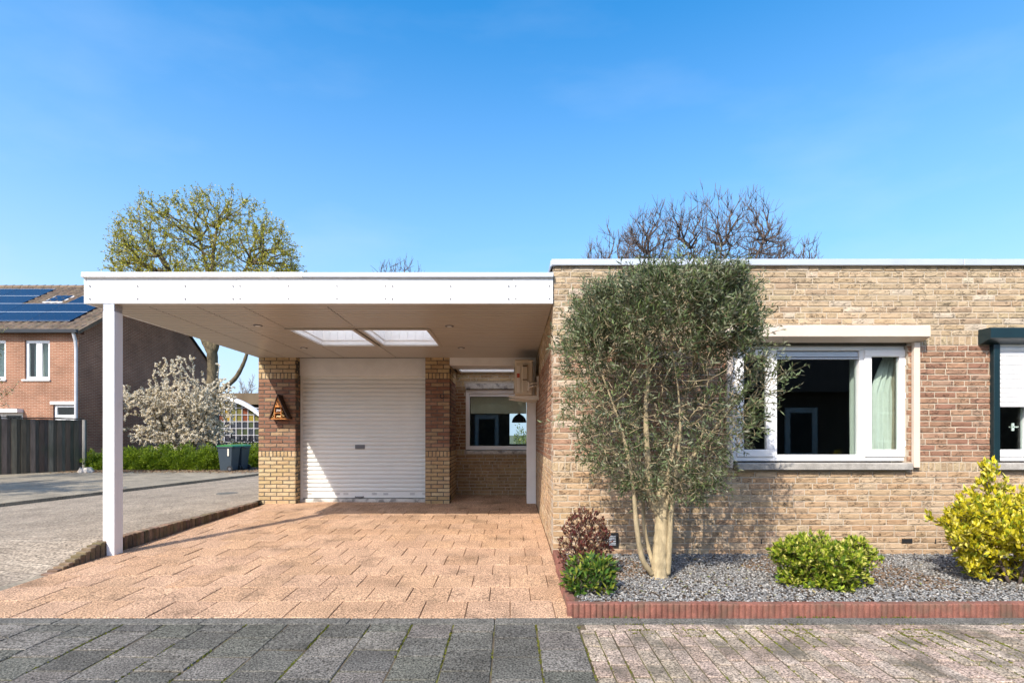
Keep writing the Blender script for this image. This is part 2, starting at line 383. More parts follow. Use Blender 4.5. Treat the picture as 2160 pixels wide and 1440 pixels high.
# side road (left), footpath beyond its kerb
KD = Vector((.267, .964)).normalized(); K0 = Vector((-9.79, 9.83))
def kside(x, y): return (x-K0.x)*KD.y-(y-K0.y)*KD.x        # >0: on the road side of the kerb
grid_sheet('side_road', M['road'], -16.2, -4.2, -8, 40, left_z, 48, 192, keep=lambda x, y: kside(x, y) > -.4)
def pathz(x, y): return -.15+.10 if kside(x, y) < -1 else left_z(x, y)+.08
fm = MB()
for i in range(60):
    t0 = -14+i*.9; t1 = t0+.9
    a0 = K0+KD*t0; a1 = K0+KD*t1; nn = Vector((-KD.y, KD.x))
    b0 = a0+nn*30; b1 = a1+nn*30; c0 = a0+nn*1.2; c1 = a1+nn*1.2
    z0 = left_z(*a0)+.07; z1 = left_z(*a1)+.07
    fm.add([(a0.x, a0.y, z0), (a1.x, a1.y, z1), (c1.x, c1.y, -.055), (c0.x, c0.y, -.055), (b1.x, b1.y, -.055), (b0.x, b0.y, -.055)], [(0, 1, 2, 3), (3, 2, 4, 5)])
tag(fm.build('footpath', M['path'], fix=False), kind='structure')
kb = MB()
for i in range(54):
    t0 = -14+i; a0 = K0+KD*t0; a1 = K0+KD*(t0+.992); nn = Vector((KD.y, -KD.x))*.13
    z = [left_z(*a0)+.075, left_z(*a1)+.075]
    vs = []
    for (a, zz) in ((a0, z[0]), (a1, z[1])):
        for dz in (zz, zz-.25):
            vs.append((a.x, a.y, dz)); vs.append((a.x+nn.x, a.y+nn.y, dz))
    kb.add(vs, [(0, 1, 5, 4), (1, 3, 7, 5), (2, 0, 4, 6), (0, 2, 3, 1), (4, 5, 7, 6)])
tag(kb.build('road_kerb', M['path']), kind='structure')
bed = MB()
bed.add([(-13.5, 18.2, -.03), (-4.3, 19.6, -.03), (-4.3, 60, -.03), (-17, 60, -.03), (-17, 18.2, -.03)], [(0, 1, 2, 3, 4)])
tag(bed.build('planting_bed', M['soil'], fix=False), kind='structure')
# driveway of washed gravel tiles
DX0, DX1, DY0, DY1 = -4.13, .44, 3.572, 9.70
dv = grid_sheet('driveway', M['djoint'], DX0, DX1+.02, DY0, DY1+.02, lambda x, y: drive_z(y)-.010, 1, 2)
TP = [(.43, .272, .168), (.445, .285, .178), (.41, .258, .157), (.435, .282, .182)]
tm = []
for k in range(12):
    m = MB(); m.col = jit(rng.choice(TP), .035); brick_geo(m, XU, ZU, Vector((0, 0, 0)), .311, .3305, d=.05, jf=.0012, ch=.003); tm.append(m.mesh('paving_tile', M['dtile']))
row = 0; y = DY0; rot = math.atan(SL); cut = MB()
while y < DY1-.05:
    y1 = min(y+.335, DY1); off = (.5 if row % 2 else 0)*.318
    x = DX0-off
    while x < DX1-.01:
        a, b = max(x, DX0), min(x+.318, DX1)
        if b-a > .03:
            xc, yc = (a+b)/2, (y+y1)/2
            o = link('paving_tile', rng.choice(tm), dv, (xc, yc, drive_z(yc)+rng.uniform(-.0025, .0025)))
            o.rotation_euler = (rot+rng.uniform(-.004, .004), rng.uniform(-.006, .006), rng.uniform(-.004, .004))
            o.scale = ((b-a-.0055)/.311, (y1-y-.0018)/.3305, 1)
        x += .318
    y = y1; row += 1
# kerb strip across the front
FZ = drive_z(DY0)
ks = MB()
x = -6.1
while x < 7:
    ks.box(x, x+.995, 3.46, 3.568, FZ-.15, FZ-.001+rng.uniform(-.002, .002), .004); x += 1.0
tag(ks.build('kerb_strip', M['kerb']), kind='structure')
PZ = lambda y: FZ-.004-(3.46-y)*.006
pv = grid_sheet('tile_pavement', M['joint'], -7, .457, -3, 3.459, lambda x, y: PZ(y)-.006, 1, 1)
GP = [(.118, .112, .096), (.106, .101, .088), (.13, .123, .105), (.098, .093, .082), (.138, .13, .112)]
pm = []
for k in range(14):
    m = MB(); m.col = jit(rng.choice(GP), .12); brick_geo(m, XU, ZU, Vector((0, 0, 0)), .269, .266, d=.05, jf=.0012, ch=.004); pm.append(m.mesh('paving_tile', M['ptile']))
cw = .2785
for c in range(24):
    xc = .456-cw*(c+.5); y = 3.458; first = True
    off = .13 if c % 2 == 0 else .225
    while y > 1.35:
        h = off if first else .2735
        o = link('paving_tile', rng.choice(pm), pv, (xc+rng.uniform(-.002, .002), y-h/2, PZ(y-h/2)+rng.uniform(-.002, .003)))
        o.rotation_euler = (rng.uniform(-.008, .008), rng.uniform(-.008, .008), rng.uniform(-.006, .006)); o.scale = (1, (h-.008)/.266, 1)
        y -= h; first = False
pb = grid_sheet('brick_pavement', M['joint'], .459, 9, -3, 3.459, lambda x, y: PZ(y)-.0055, 1, 1)
PP = [(.34, .27, .215), (.31, .245, .195), (.37, .30, .24), (.29, .23, .18)]
bms = []
for k in range(16):
    m = MB(); m.col = jit(rng.choice(PP), .12); brick_geo(m, XU, ZU, Vector((0, 0, 0)), .0905, .19, d=.06, jf=.0013, ch=.004); bms.append(m.mesh('paving_brick', M['pbrick']))
n = 0
x = .50; more = MB()
while x < 4.4:
    o = link('paving_brick', rng.choice(bms), pb, (x+.1, 3.458-.05, PZ(3.4)+rng.uniform(-.002, .002))); o.rotation_euler = (0, 0, R(90)+rng.uniform(-.01, .01)); x += .2; n += 1
for c in range(60):
    xc = .459+.0985*(c+.5); y = 3.355; first = True
    while y > 1.3:
        h = (.05 if c % 2 == 0 else .105) if first else .198
        vis = abs(xc) < (y)*1.02 and y > 2.4 and n < 300
        zc = PZ(y-h/2)+rng.uniform(-.002, .003)
        if vis:
            o = link('paving_brick', rng.choice(bms), pb, (xc+rng.uniform(-.002, .002), y-h/2, zc))
            o.rotation_euler = (rng.uniform(-.015, .015), rng.uniform(-.02, .02), rng.uniform(-.012, .012)); o.scale = (1, (h-.009)/.19, 1); n += 1
        else:
            more.col = jit(rng.choice(PP), .12); brick_geo(more, XU, ZU, Vector((xc, y-h/2, zc)), .0905, h-.008, d=.06, ch=.004)
        y -= h; first = False
tag(more.build('paving_bricks', M['pbrick'], pb, fix=False), kind='stuff')
# moss tufts in the joints
ms = MB(); r2 = random.Random(3)
M['moss'] = mat('moss', None, 1, .2, 40, spec=.1)
def moss(x, y, z, s):
    ms.col = jit((.14, .15, .028), .35, r2)
    for k in range(3):
        a = r2.uniform(0, 6.28); dx, dy = math.cos(a)*s*r2.uniform(.5, 1.1), math.sin(a)*s*.8
        ms.add([(x-dx*.5-dy*.3, y-dy*.5, z-.004), (x+dx*.5, y+dy*.5+dx*.2, z-.004), (x+dx*.3, y+dy, z+s*r2.uniform(.2, .6)), (x-dx*.5, y-dy*.2, z+s*r2.uniform(.3, .7))], [(0, 1, 2, 3)])
for k in range(1500):
    c = r2.randrange(0, 13); x = .456-cw*c; y = 3.45-abs(r2.gauss(0, .6))
    if math.sin(x*9.1)+math.sin(y*7+x*3) > .1 and y > 2: moss(x+r2.gauss(0, .004), y, PZ(y)-.001, .0095)
for k in range(2600):
    c = r2.randrange(0, 34); x = .459+.0985*c; y = 3.42-abs(r2.gauss(0, .35))
    if math.sin(x*5.1)+math.sin(y*7+x*2) > .2 and y > 2: moss(x+r2.gauss(0, .004), y, PZ(y)-.001, .0095)
for k in range(1100):
    x = r2.uniform(.5, 3.8); y = r2.choice([3.456, 3.357, 3.357, 3.3, 3.25])
    if math.sin(x*7.7)+math.sin(x*17.3) > .45: moss(x, y+r2.gauss(0, .004), PZ(y), .010)
for k in range(250):
    x = r2.uniform(.5, 3.4)
    if math.sin(x*9.7)+math.sin(x*3.3) > .8: moss(x, 3.572+r2.gauss(0, .004), FZ+.001, .012)
tag(ms.build('moss', M['moss'], fix=False), kind='stuff')
# left kerb of the driveway: upright bricks on edge
de = thing('driveway_edging', (-4.19, 5.3, 0), 'low kerb of upright brown bricks along the left edge of the driveway', 'kerb')
M['oldbrick'] = mat('mossy_kerb_brick', None, .95, .35, 8, .4, 60, fine=.25, dirt=((.13, .115, .04), 7, .52, .64, .45))
yy = 4.62
while yy < 8.42:
    top = -.03+(.155+.03)*sstep(4.5, 5.35, yy+.03); top = top if yy < 5.3 else .155-.02*(yy-5.3)/3
    m = MB(); m.col = jit((.17, .115, .075), .3); m.box(-4.235, -4.135+rng.uniform(-.004, .004), yy, yy+.056, -.12, top+rng.uniform(-.004, .004), .005); m.build('brick', M['oldbrick'], de); yy += .0625
ls = MB(); ls.box(-4.26, -4.14, -1, 4.615, -.2, -.032, .006); tag(ls.build('gutter_strip', M['path']), kind='structure')
dc = MB(); dc.tube([(0, 0, 0), (0, 0, .012)], [.2, .19], 20)
o = dc.build('drain_cover', M['kerb']); o.location = (px(480, 10.2), 10.2, left_z(px(480, 10.2), 10.2)); tag(o, 'small dark round drain cover lying in the brick side road', 'drain cover')
# ================================================================== BUNGALOW
YW = 5.27; WX0, WX1 = .449, 7.6
bun = thing('bungalow', (3.8, YW, 0), 'single storey flat roofed brick bungalow with wide white window', 'house')
FY = YW+.065                                             # window frame front
wl0, wl1, wz0, wz1 = 2.30, 4.107, .955, 2.17
nx0 = px(2103, YW)-.01; nx1 = nx0+1.75
holes = [(wl0-WX0, wl1-WX0, wz0-.085, 2.2), (nx0-WX0, nx1-WX0, .88, 2.2)]
def pri(u, z, full):
    X = u+WX0
    if not full or X > 5.22 or z < .02: return None
    return abs(X-3.9)+(.0 if X > 2.7 else .9)
pri.limit = 300
lay_wall(bun, Vector((WX0, YW, 0)), XU, -YU, WX1-WX0, BANDS, holes, indiv=pri, name='front_wall')
lay_wall(bun, Vector((WX0, 9.72, 0)), -YU, -XU, 9.72-YW-.004, BANDS, (), name='side_wall')
m = MB(); m.box(WX0+.02, WX1, 5.30, 13.2, 2.78, 2.97); m.build('roof', M['roofing'], bun)
m = MB(); m.box(WX1-.02, WX1+.2, 5.3, 13.2, -.1, 2.97); m.box(-1.2, WX1, 13.2, 13.4, -.1, 1.0); m.box(-1.2, .0, 13.2, 13.4, 1.0, 2.97); m.box(.62, WX1, 13.2, 13.4, 1.0, 2.97); m.box(0, .62, 13.2, 13.4, 2.2, 2.97)
m.build('rear_wall', M['mortar'], bun)
zc0, zc1 = pz(559.5, YW-.03), pz(546, YW-.03)
jx = px(2027, YW)
for a, b, dz in ((WX0-.02, jx-.002, 0), (jx+.002, WX1, -.001)):
    m = MB(); m.box(a, b, YW-.035, YW+.3, zc0+dz, zc1+dz, .004); m.build('roof_trim', M['alu'], bun)
m = MB(); m.box(WX0-.028, WX0+.25, YW+.005, 13.2, zc0, zc1-.003, .004); m.build('roof_trim', M['alu'], bun)
# rooms behind the glass
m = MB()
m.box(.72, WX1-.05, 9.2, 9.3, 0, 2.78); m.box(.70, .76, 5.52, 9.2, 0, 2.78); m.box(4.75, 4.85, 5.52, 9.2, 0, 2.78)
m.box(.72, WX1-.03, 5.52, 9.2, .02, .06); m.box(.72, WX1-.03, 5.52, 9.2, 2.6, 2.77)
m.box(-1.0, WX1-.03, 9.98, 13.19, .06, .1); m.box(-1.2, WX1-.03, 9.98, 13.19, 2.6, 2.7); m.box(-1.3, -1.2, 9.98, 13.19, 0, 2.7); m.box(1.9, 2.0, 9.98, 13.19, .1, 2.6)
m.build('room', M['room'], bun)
def framed(parent, x0, x1, z0, z1, yf, w, d, glass=True, name='sash', b=.006):
    m = MB(); m.box(x0, x1, yf, yf+d, z0, z0+w, b); m.box(x0, x1, yf, yf+d, z1-w, z1, b)
    m.box(x0, x0+w, yf+.0008, yf+d-.0008, z0+w-.002, z1-w+.002, b); m.box(x1-w, x1, yf+.0008, yf+d-.0008, z0+w-.002, z1-w+.002, b)
    o = m.build(name, M['upvc'], parent)
    if glass: bx('pane', M['glass'], parent, x0+w-.004, x1-w+.004, yf+d*.55, yf+d*.55+.006, z0+w-.004, z1-w+.004, b=0)
    return o
def emp(name, parent, loc, label=None):
    o = bpy.data.objects.new(name, None); C.objects.link(o); o.parent = parent; o.location = Vector(loc)-WL[parent]; WL[o] = Vector(loc); o.empty_display_size = .1
    if label: o['label'] = label
    return o
w1 = emp('window', bun, (3.2, FY, .96), 'wide white three light window')
zb, zt = pz(972, FY), pz(728, FY); xa, xb = px(1545, FY), px(1917, FY)
m = MB(); q = .055
m.box(xa, xb, FY, FY+.08, zb, zb+q, .005); m.box(xa, xb, FY, FY+.08, zt-q, zt, .005)
c1, c2 = px(1640, FY), px(1816, FY)
for c in (xa+q/2, c1-.03, c2+.012, xb-q/2): m.box(c-q/2, c+q/2, FY+.001, FY+.079, zb+q-.003, zt-q+.003, .005)
m.build('frame', M['upvc'], w1)
framed(w1, xa+.04, c1-.045, zb+.045, zt-.045, FY-.018, .075, .055)
framed(w1, c2+.03, xb-.035, zb+.045, zt-.045, FY-.018, .075, .055)
bx('pane', M['glass'], w1, c1-.01, c2-.01, FY+.045, FY+.051, zb+q-.01, zt-q+.01, b=0)
m = MB(); m.box(c1-.005, c2-.012, FY+.004, FY+.03, zb+q-.004, zb+q+.012, .003); m.build('glazing_bead', M['upvc'], w1)
m = MB(); m.box(c1, c2-.015, FY+.02, FY+.044, pz(752, FY), pz(741, FY), .004); m.box(c1, c2-.015, FY+.015, FY+.04, pz(757, FY), pz(753.5, FY), .003); m.build('blind', M['alu'], w1)
for zz in (pz(765, FY), pz(835, FY), pz(935, FY)):
    m = MB(); m.box(xb-.062, xb-.05, FY-.03, FY, zz-.03, zz+.03, .004); m.build('hinge', M['upvc'], w1)
bx('sill', M['stone'], bun, xa-.0, px(1929, 5.2), YW-.06, YW+.1, pz(991, 5.21), pz(976.5, 5.21), b=.006)
bx('lintel_strip', M['mortar_dark'], bun, wl0, wl1, YW+.03, YW+.2, 2.16, 2.2, b=0)
sh = emp('roller_shutter', bun, (3.2, YW, 2.2))
sy = YW-.14
def shutter_box(parent, x0, x1, mt, zt_, zf, zk):
    m = MB(); m.prism([(YW-.002, zt_), (sy+.01, zt_), (sy, zt_-.01), (sy, zf), (sy+.012, zf-.008), (YW-.03, zk), (YW-.002, zk)], 0, x0, x1)
    m.build('shutter_box', mt, parent)
shutter_box(sh, xa-.16, px(1963, sy), M['cream'], pz(686, sy), pz(709, sy), pz(722, YW-.02))
for xx in (px(1928, YW-.04), xa-.1):
    bx('guide_rail', M['cream'], sh, xx, xx+.062, YW-.045, YW-.002, pz(986, YW-.04), pz(722, YW-.02)-.002, b=.004)
# right hand neighbour window with half lowered shutter
w2 = emp('window', bun, (nx0+.8, FY, .96), 'window half covered by a lowered white roller shutter')
m = MB()
z2b, z2t = pz(972, FY), pz(730, FY)
m.box(nx0-.0, nx1+.02, FY, FY+.08, z2b, z2b+.05, .005); m.box(nx0, nx1+.02, FY, FY+.08, z2t-.05, z2t, .005)
for c in (nx0+.02, nx0+.42, nx1-.03): m.box(c-.03, c+.03, FY+.001, FY+.079, z2b+.047, z2t-.047, .005)
m.box(nx0+.05, nx0+.39, FY-.012, FY+.04, z2b+.045, z2b+.12, .006)
m.build('frame', M['upvc'], w2)
bx('pane', M['glass'], w2, nx0+.02, nx1, FY+.05, FY+.056, z2b+.04, z2t-.04, b=0)
m = MB(); hx = nx0+.30; hz = pz(900, FY); m.tube([(hx, FY+.06, hz), (hx, FY+.1, hz), (hx+.09, FY+.1, hz)], .008, 6); m.box(hx-.012, hx+.012, FY+.06, FY+.07, hz-.04, hz+.04); m.build('window_handle', M['upvc'], w2)
s2 = emp('roller_shutter', bun, (nx0+.8, YW, 2.2))
shutter_box(s2, px(2092, sy)-.01, nx1+.2, M['teal'], pz(690, sy), pz(712, sy), pz(726, YW-.02))
bx('guide_rail', M['teal'], s2, nx0-.062, nx0+.003, YW-.045, YW+.03, pz(972, YW-.04), pz(726, YW-.02)-.002, b=.004)
bx('guide_rail', M['teal'], s2, nx1, nx1+.062, YW-.045, YW+.03, pz(972, YW-.04), pz(726, YW-.02)-.002, b=.004)
zz = pz(858, YW-.0); i = 0
slat = MB(); slat.prism([(0, 0), (-.006, .012), (-.008, .028), (-.004, .043), (.004, .045), (.006, 0)], 0, 0, nx1-nx0-.01)
sm = slat.mesh('slat', M['white'])
while zz < 2.2:
    link('slat', sm, s2, Vector((nx0+.005, YW+.0, zz))-WL[s2]); zz += .0475
bx('sill', M['stone'], bun, nx0-.02, nx1+.02, YW-.06, YW+.1, pz(991, 5.21), pz(976.5, 5.21), b=.006)
# vents
v = emp('vent_grille', bun, (px(1288, YW), YW, .1), 'square black wall vent with white slots')
gx0, gx1, gz0, gz1 = px(1272.5, YW), px(1304.5, YW), pz(1154, YW), pz(1123, YW)
bx('plate', M['black'], v, gx0, gx1, YW-.014, YW+.01, gz0, gz1, b=.004)
for k in range(6):
    z = gz0+.028+k*.0175; bx('slot', M['alu'], v, gx0+.03, gx1-.03, YW-.019, YW-.0135, z, z+.008, b=.001)
v = emp('vent_slot', bun, (px(1912, YW), YW, .1))
bx('vent_frame', M['black'], v, px(1902, YW), px(1924, YW), YW-.005, YW+.02, pz(1145, YW), pz(1135.5, YW), b=.001)
for xx in (px(1605, YW), px(1972, YW)): bx('weep_joint', M['black'], bun, xx, xx+.011, YW-.003, YW+.02, pz(1146, YW), pz(1136, YW), b=0)
# curtains, picture (inside)
def curtain(name, x0, x1, z0, z1, y, pinch, label):
    m = MB(); nx, nz = 46, 24; vs = []; fs = []
    for j in range(nz+1):
        t = j/nz; z = z0+(z1-z0)*t
        for i in range(nx+1):
            s = i/nx; k = pinch(t); xx = x1-(x1-x0)*k*(1-s) if True else 0
            vs.append((xx, y+.022*math.sin(s*26+.8*math.sin(t*3))+.008*math.sin(s*61), z))
    for j in range(nz):
        for i in range(nx): a = j*(nx+1)+i; fs.append((a, a+1, a+nx+2, a+nx+1))
    m.add(vs, fs); o = m.build(name, M['curtain'], None, smooth=True, fix=False); return tag(o, label, 'curtain')
yc = FY+.16
curtain('curtain', px(1836, yc), px(1890, yc)+.02, pz(960, yc), pz(745, yc), yc, lambda t: .42+.58*min(1, (1-t)*2.6)**.8 if t > .5 else 1.0, 'pale green curtain gathered at the top behind the right hand casement')
curtain('curtain', px(1797, yc)+.0, px(1808, yc)+.0, pz(970, yc), pz(745, yc), yc+.02, lambda t: 1, 'narrow green curtain edge at the right side of the dark middle pane')
curtain('curtain', nx0+.06, nx0+.26, pz(975, yc), pz(745, yc), yc+.03, lambda t: 1, 'pale curtain showing below the half lowered white roller shutter')
pc = thing('wall_picture', (px(1752, 9.19), 9.17, 1.5), 'pale unframed picture on the dark wall behind the middle pane', 'picture')
bx('sheet', M['white_wood'], pc, px(1733, 9.18), px(1767, 9.18), 9.17, 9.195, pz(872, 9.18), pz(795, 9.18), b=.002)
# ================================================================== GARAGE
YG = 8.65; GX0, GX1, PX1, PX2 = -4.243, -3.619, -1.426, -1.015
gar = thing('garage', (-2.6, YG, .07), 'brick garage under the carport with white roller door', 'garage')
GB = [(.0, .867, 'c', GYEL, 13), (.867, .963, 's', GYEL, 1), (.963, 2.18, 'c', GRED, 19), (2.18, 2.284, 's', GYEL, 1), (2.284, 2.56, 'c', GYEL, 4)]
def pg(u, z, f): return z
pg.limit = 200
pg1 = lambda u, z, f: z
class Lim:
    def __init__(s, n): s.limit = n
    def __call__(s, u, z, f): return -z
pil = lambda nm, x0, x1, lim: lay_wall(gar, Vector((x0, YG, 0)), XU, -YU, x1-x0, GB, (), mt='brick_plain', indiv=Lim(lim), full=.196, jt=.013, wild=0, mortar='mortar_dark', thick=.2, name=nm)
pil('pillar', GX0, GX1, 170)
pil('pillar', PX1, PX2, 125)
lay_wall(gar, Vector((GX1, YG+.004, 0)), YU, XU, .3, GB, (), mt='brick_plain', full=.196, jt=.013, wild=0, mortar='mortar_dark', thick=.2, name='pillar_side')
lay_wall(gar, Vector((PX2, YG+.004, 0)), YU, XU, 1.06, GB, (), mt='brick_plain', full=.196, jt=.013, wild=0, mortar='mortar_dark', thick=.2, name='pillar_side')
m = MB(); m.box(GX0+.003, GX0+.2, YG+.21, 14.5, -.1, 2.84); m.box(GX0, PX2, 14.3, 14.5, -.1, 2.84); m.box(PX2-.2, PX2-.003, 9.72, 14.3, -.1, 2.84); m.build('wall', M['mortar_dark'], gar)
YD = 8.88
dz0, dz1 = pz(1049.5, YD), pz(791, YD)
bx('lintel_board', M['white_wood'], gar, GX1+.002, PX1+.06, YD-.06, YD+.1, pz(792, YD-.06), 2.56, b=.004)
m = MB(); m.box(GX1+.002, PX1+.06, YD-.05, YD+.2, 0, dz0-.012, .008); m.build('threshold', M['concrete'], gar)
door = emp('roller_door', gar, (-2.5, YD, .1), 'white slatted roller door')
np_ = 28; ph = (dz1-dz0-.11)/np_
prof = [(.006, 0), (.006, ph*.10), (-.013, ph*.15), (-.017, ph*.30), (-.017, ph*.62), (-.012, ph*.80), (.006, ph*.92), (.006, ph), (.016, ph), (.016, 0)]
sm = MB(); sm.prism(prof, 0, 0, PX1+.06-GX1); sme = sm.mesh('slat', M['steel_door'])
for k in range(np_): link('slat', sme, door, Vector((GX1, YD, dz0+.11+k*ph))-WL[door])
bx('bottom_bar', M['steel_door'], door, GX1+.002, PX1+.055, YD-.012, YD+.01, dz0, dz0+.109, b=.003)
for xx in (645, 704, 722, 782, 806, 862, 888):
    for k in range(3):
        x0 = px(xx+3, YD); z = dz0+.055+k*.013; bx('vent_slot', M['screw'], door, x0, x0+.085, YD-.0145, YD-.011, z, z+.0045, b=.001)
bx('lock_plate', M['screw'], door, px(750, YD), px(770, YD), YD-.028, YD-.008, pz(946.5, YD), pz(937.5, YD), b=.003)
m = MB(); xx = px(750, YD); m.tube([(xx, YD-.012, dz0+.022), (xx+.01, YD-.04, dz0+.02), (xx+.13, YD-.04, dz0+.02), (xx+.14, YD-.012, dz0+.022)], .011, 8); m.build('door_handle', M['screw'], door)
for xx in (GX1+.002, PX1+.02): bx('door_track', M['steel_door'], door, xx, xx+.04, YD-.035, YD-.018, 0.06, dz1, b=.003)
# recess with window behind the second pillar
YR = 9.71
rw0, rw1 = px(982, YR), .40
rz0, rz1 = pz(957, YR), pz(808, YR)
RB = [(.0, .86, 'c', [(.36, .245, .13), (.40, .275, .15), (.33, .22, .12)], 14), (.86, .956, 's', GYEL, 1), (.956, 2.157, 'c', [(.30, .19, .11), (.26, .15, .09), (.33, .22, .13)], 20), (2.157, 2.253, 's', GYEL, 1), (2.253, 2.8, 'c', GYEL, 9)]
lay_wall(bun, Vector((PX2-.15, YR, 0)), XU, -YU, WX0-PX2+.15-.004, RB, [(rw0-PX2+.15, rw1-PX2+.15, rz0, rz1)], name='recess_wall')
bx('window_lintel', M['concrete'], bun, rw0, rw1, YR-.006, YR+.1, pz(820, YR), rz1-.002, b=.004)
bx('sill', M['concrete'], bun, rw0, rw1, YR-.035, YR+.1, rz0+.002, pz(950, YR), b=.005)
w3 = emp('window', bun, (0, YR, .9), 'single pane kitchen window in the shaded recess')
framed(w3, rw0+.002, rw1, pz(948.5, YR), pz(821.5, YR), YR+.03, .075, .06, name='frame')
bx('blind', mat('grey_blind', (.62, .61, .53), .8, .1, 4), w3, rw0+.09, rw1-.08, YR+.12, YR+.126, pz(872, YR+.1), pz(838, YR+.1), b=0)
bx('blind_cassette', M['upvc'], w3, rw0+.08, rw1-.08, YR+.04, YR+.09, pz(836, YR), pz(830, YR), b=.004)
pl = thing('pendant_lamp', (px(1095, 10.9), 10.9, pz(872, 10.9)), 'black dome pendant lamp hanging behind the kitchen window', 'lamp')
m = MB(); m.tube([WL[pl]+Vector((0, 0, -.01)), WL[pl]+Vector((0, 0, .9))], .005, 5); m.build('cord', M['black'], pl)
m = MB(); m.tube([WL[pl]+Vector((0, 0, z)) for z in (.0, -.01, -.05, -.1, -.15, -.19)], [.02, .03, .09, .13, .15, .155], 20, cap=False); m.build('lamp_shade', M['black'], pl, smooth=True)
tb = thing('side_table', (px(1060, 10.6), 10.6, .1), 'small light wooden counter seen through the kitchen window', 'table')
M['wood'] = mat('pale_wood', (.55, .38, .19), .6, .2, 10)
bx('table_top', M['wood'], tb, px(1035, 10.6), px(1085, 10.6), 10.5, 11.1, .88, .92)
for xx in (px(1037, 10.6), px(1080, 10.6)):
    for yy in (10.53, 11.03): bx('leg', M['wood'], tb, xx, xx+.04, yy, yy+.04, .1, .88)
# ================================================================== CARPORT
cp = thing('carport', (-2, 5.3, 0), 'flat white carport roof on a square white post', 'carport')
YF = 5.245
fz0, fz1, ft = pz(640, YF), pz(586.5, YF), pz(574, YF-.02)
xl = px(182, YF)
seams = [xl, px(499, YF), px(820.5, YF), px(1080.5, YF), WX0-.003]
for i in range(4):
    a, b = seams[i]+.0015, seams[i+1]-.0015
    fp = emp('fascia_panel', cp, (a, YF, fz0))
    bx('board', M['white'], fp, a, b, YF+(.0 if i % 2 else .002), YF+.02, fz0, fz1+.01, b=.002)
    L_ = b-a; nsc = 4 if L_ > 1.4 else (3 if L_ > 1 else 2)
    for k in range(nsc):
        xs = a+.035+(L_-.07)*k/(nsc-1)
        for z in (pz(603.5, YF), pz(630.5, YF)):
            m = MB(); m.tube([(xs, YF-.0035, z), (xs, YF+.004, z)], [.009, .010], 8); m.build('screw', M['screw'], fp)
m = MB(); m.prism([(YF-.022, fz1), (YF-.03, fz1+.006), (YF-.03, ft-.006), (YF-.022, ft), (YF+.12, ft), (YF+.12, fz1)], 0, px(176, YF), px(640, YF)); m.build('roof_trim', M['white'], cp)
m = MB(); m.prism([(YF-.021, fz1), (YF-.029, fz1+.006), (YF-.029, ft-.007), (YF-.021, ft-.001), (YF+.12, ft-.001), (YF+.12, fz1)], 0, px(641, YF), WX0-.004); m.build('roof_trim', M['alu'], cp)
XLb = -4.25
m = MB(); m.add([(xl-.025, YF+.002, fz0), (xl-.025, YF+.002, fz1+.01), (XLb-.02, YG+.4, fz0-.02), (XLb-.02, YG+.4, fz1), (xl-.002, YF+.002, fz0), (xl-.002, YF+.002, fz1+.01), (XLb, YG+.4, fz0-.02), (XLb, YG+.4, fz1)],
    [(0, 1, 3, 2), (4, 6, 7, 5), (0, 4, 5, 1), (2, 3, 7, 6), (0, 2, 6, 4), (1, 5, 7, 3)]); m.build('side_fascia', M['white'], cp)
m = MB(); m.add([(px(176, YF), YF-.02, fz1), (px(176, YF), YF-.02, ft-.002), (XLb-.06, YG+.4, fz1-.01), (XLb-.06, YG+.4, ft-.01), (xl+.08, YF-.02, fz1), (xl+.08, YF-.02, ft-.002), (XLb+.08, YG+.4, fz1-.01), (XLb+.08, YG+.4, ft-.01)],
    [(0, 1, 3, 2), (4, 6, 7, 5), (0, 4, 5, 1), (2, 3, 7, 6), (0, 2, 6, 4), (1, 5, 7, 3)]); m.build('roof_trim', M['white'], cp)
cz0, cz1 = fz0+.002, 2.54
def cz(y): return cz0+(cz1-cz0)*(y-5.39)/(YG-5.39)
def xleft(y): return xl+(XLb-xl)*(y-YF)/(YG-YF)
SKY = [(-2.77, -1.99), (-1.855, -1.05)]; SY0, SY1 = 6.45, 7.58
ceil = emp('ceiling', cp, (-2, 7, 2.55), 'ribbed cream ceiling boards')
def ribbed(x0, x1, y0, y1, slant=False):
    m = MB(); ys = []
    k = math.ceil((y0-5.39)/.1-1e-6); prof = [(y0, 0)]
    while 5.39+k*.1 < y1-.012:
        c = 5.39+k*.1
        if c > y0+.012: prof += [(c-.011, 0), (c-.005, .018), (c+.005, .018), (c+.011, 0)]
        k += 1
    prof.append((y1, 0)); vs = []; fs = []
    for (y, d) in prof:
        a = xleft(y) if slant else x0
        vs += [(a+.004, y, cz(y)+d), (x1-.004, y, cz(y)+d)]
    n_ = len(prof)
    for i in range(n_-1): fs.append((2*i, 2*i+1, 2*i+3, 2*i+2))
    m.add(vs, [f[::-1] for f in fs]); m.build('ceiling_panel', M['soffit'], ceil, fix=False)
YB = 5.39
ribbed(-4.3, -3.795, YB, YG, True); ribbed(-3.795, -3.29, YB, YG); ribbed(-3.29, -2.80, YB, YG)
ribbed(-2.80, -1.92, YB, SY0); ribbed(-2.80, -1.92, SY1, YG); ribbed(-1.92, WX0-.004, YB, SY0); ribbed(-1.92, WX0-.004, SY1, YG); ribbed(-1.02, WX0-.004, SY0+.001, SY1-.001)
bx('beam', M['soffit'], cp, xl+.002, WX0-.004, YF+.021, YB-.003, fz0+.003, fz0+.2, b=.003)
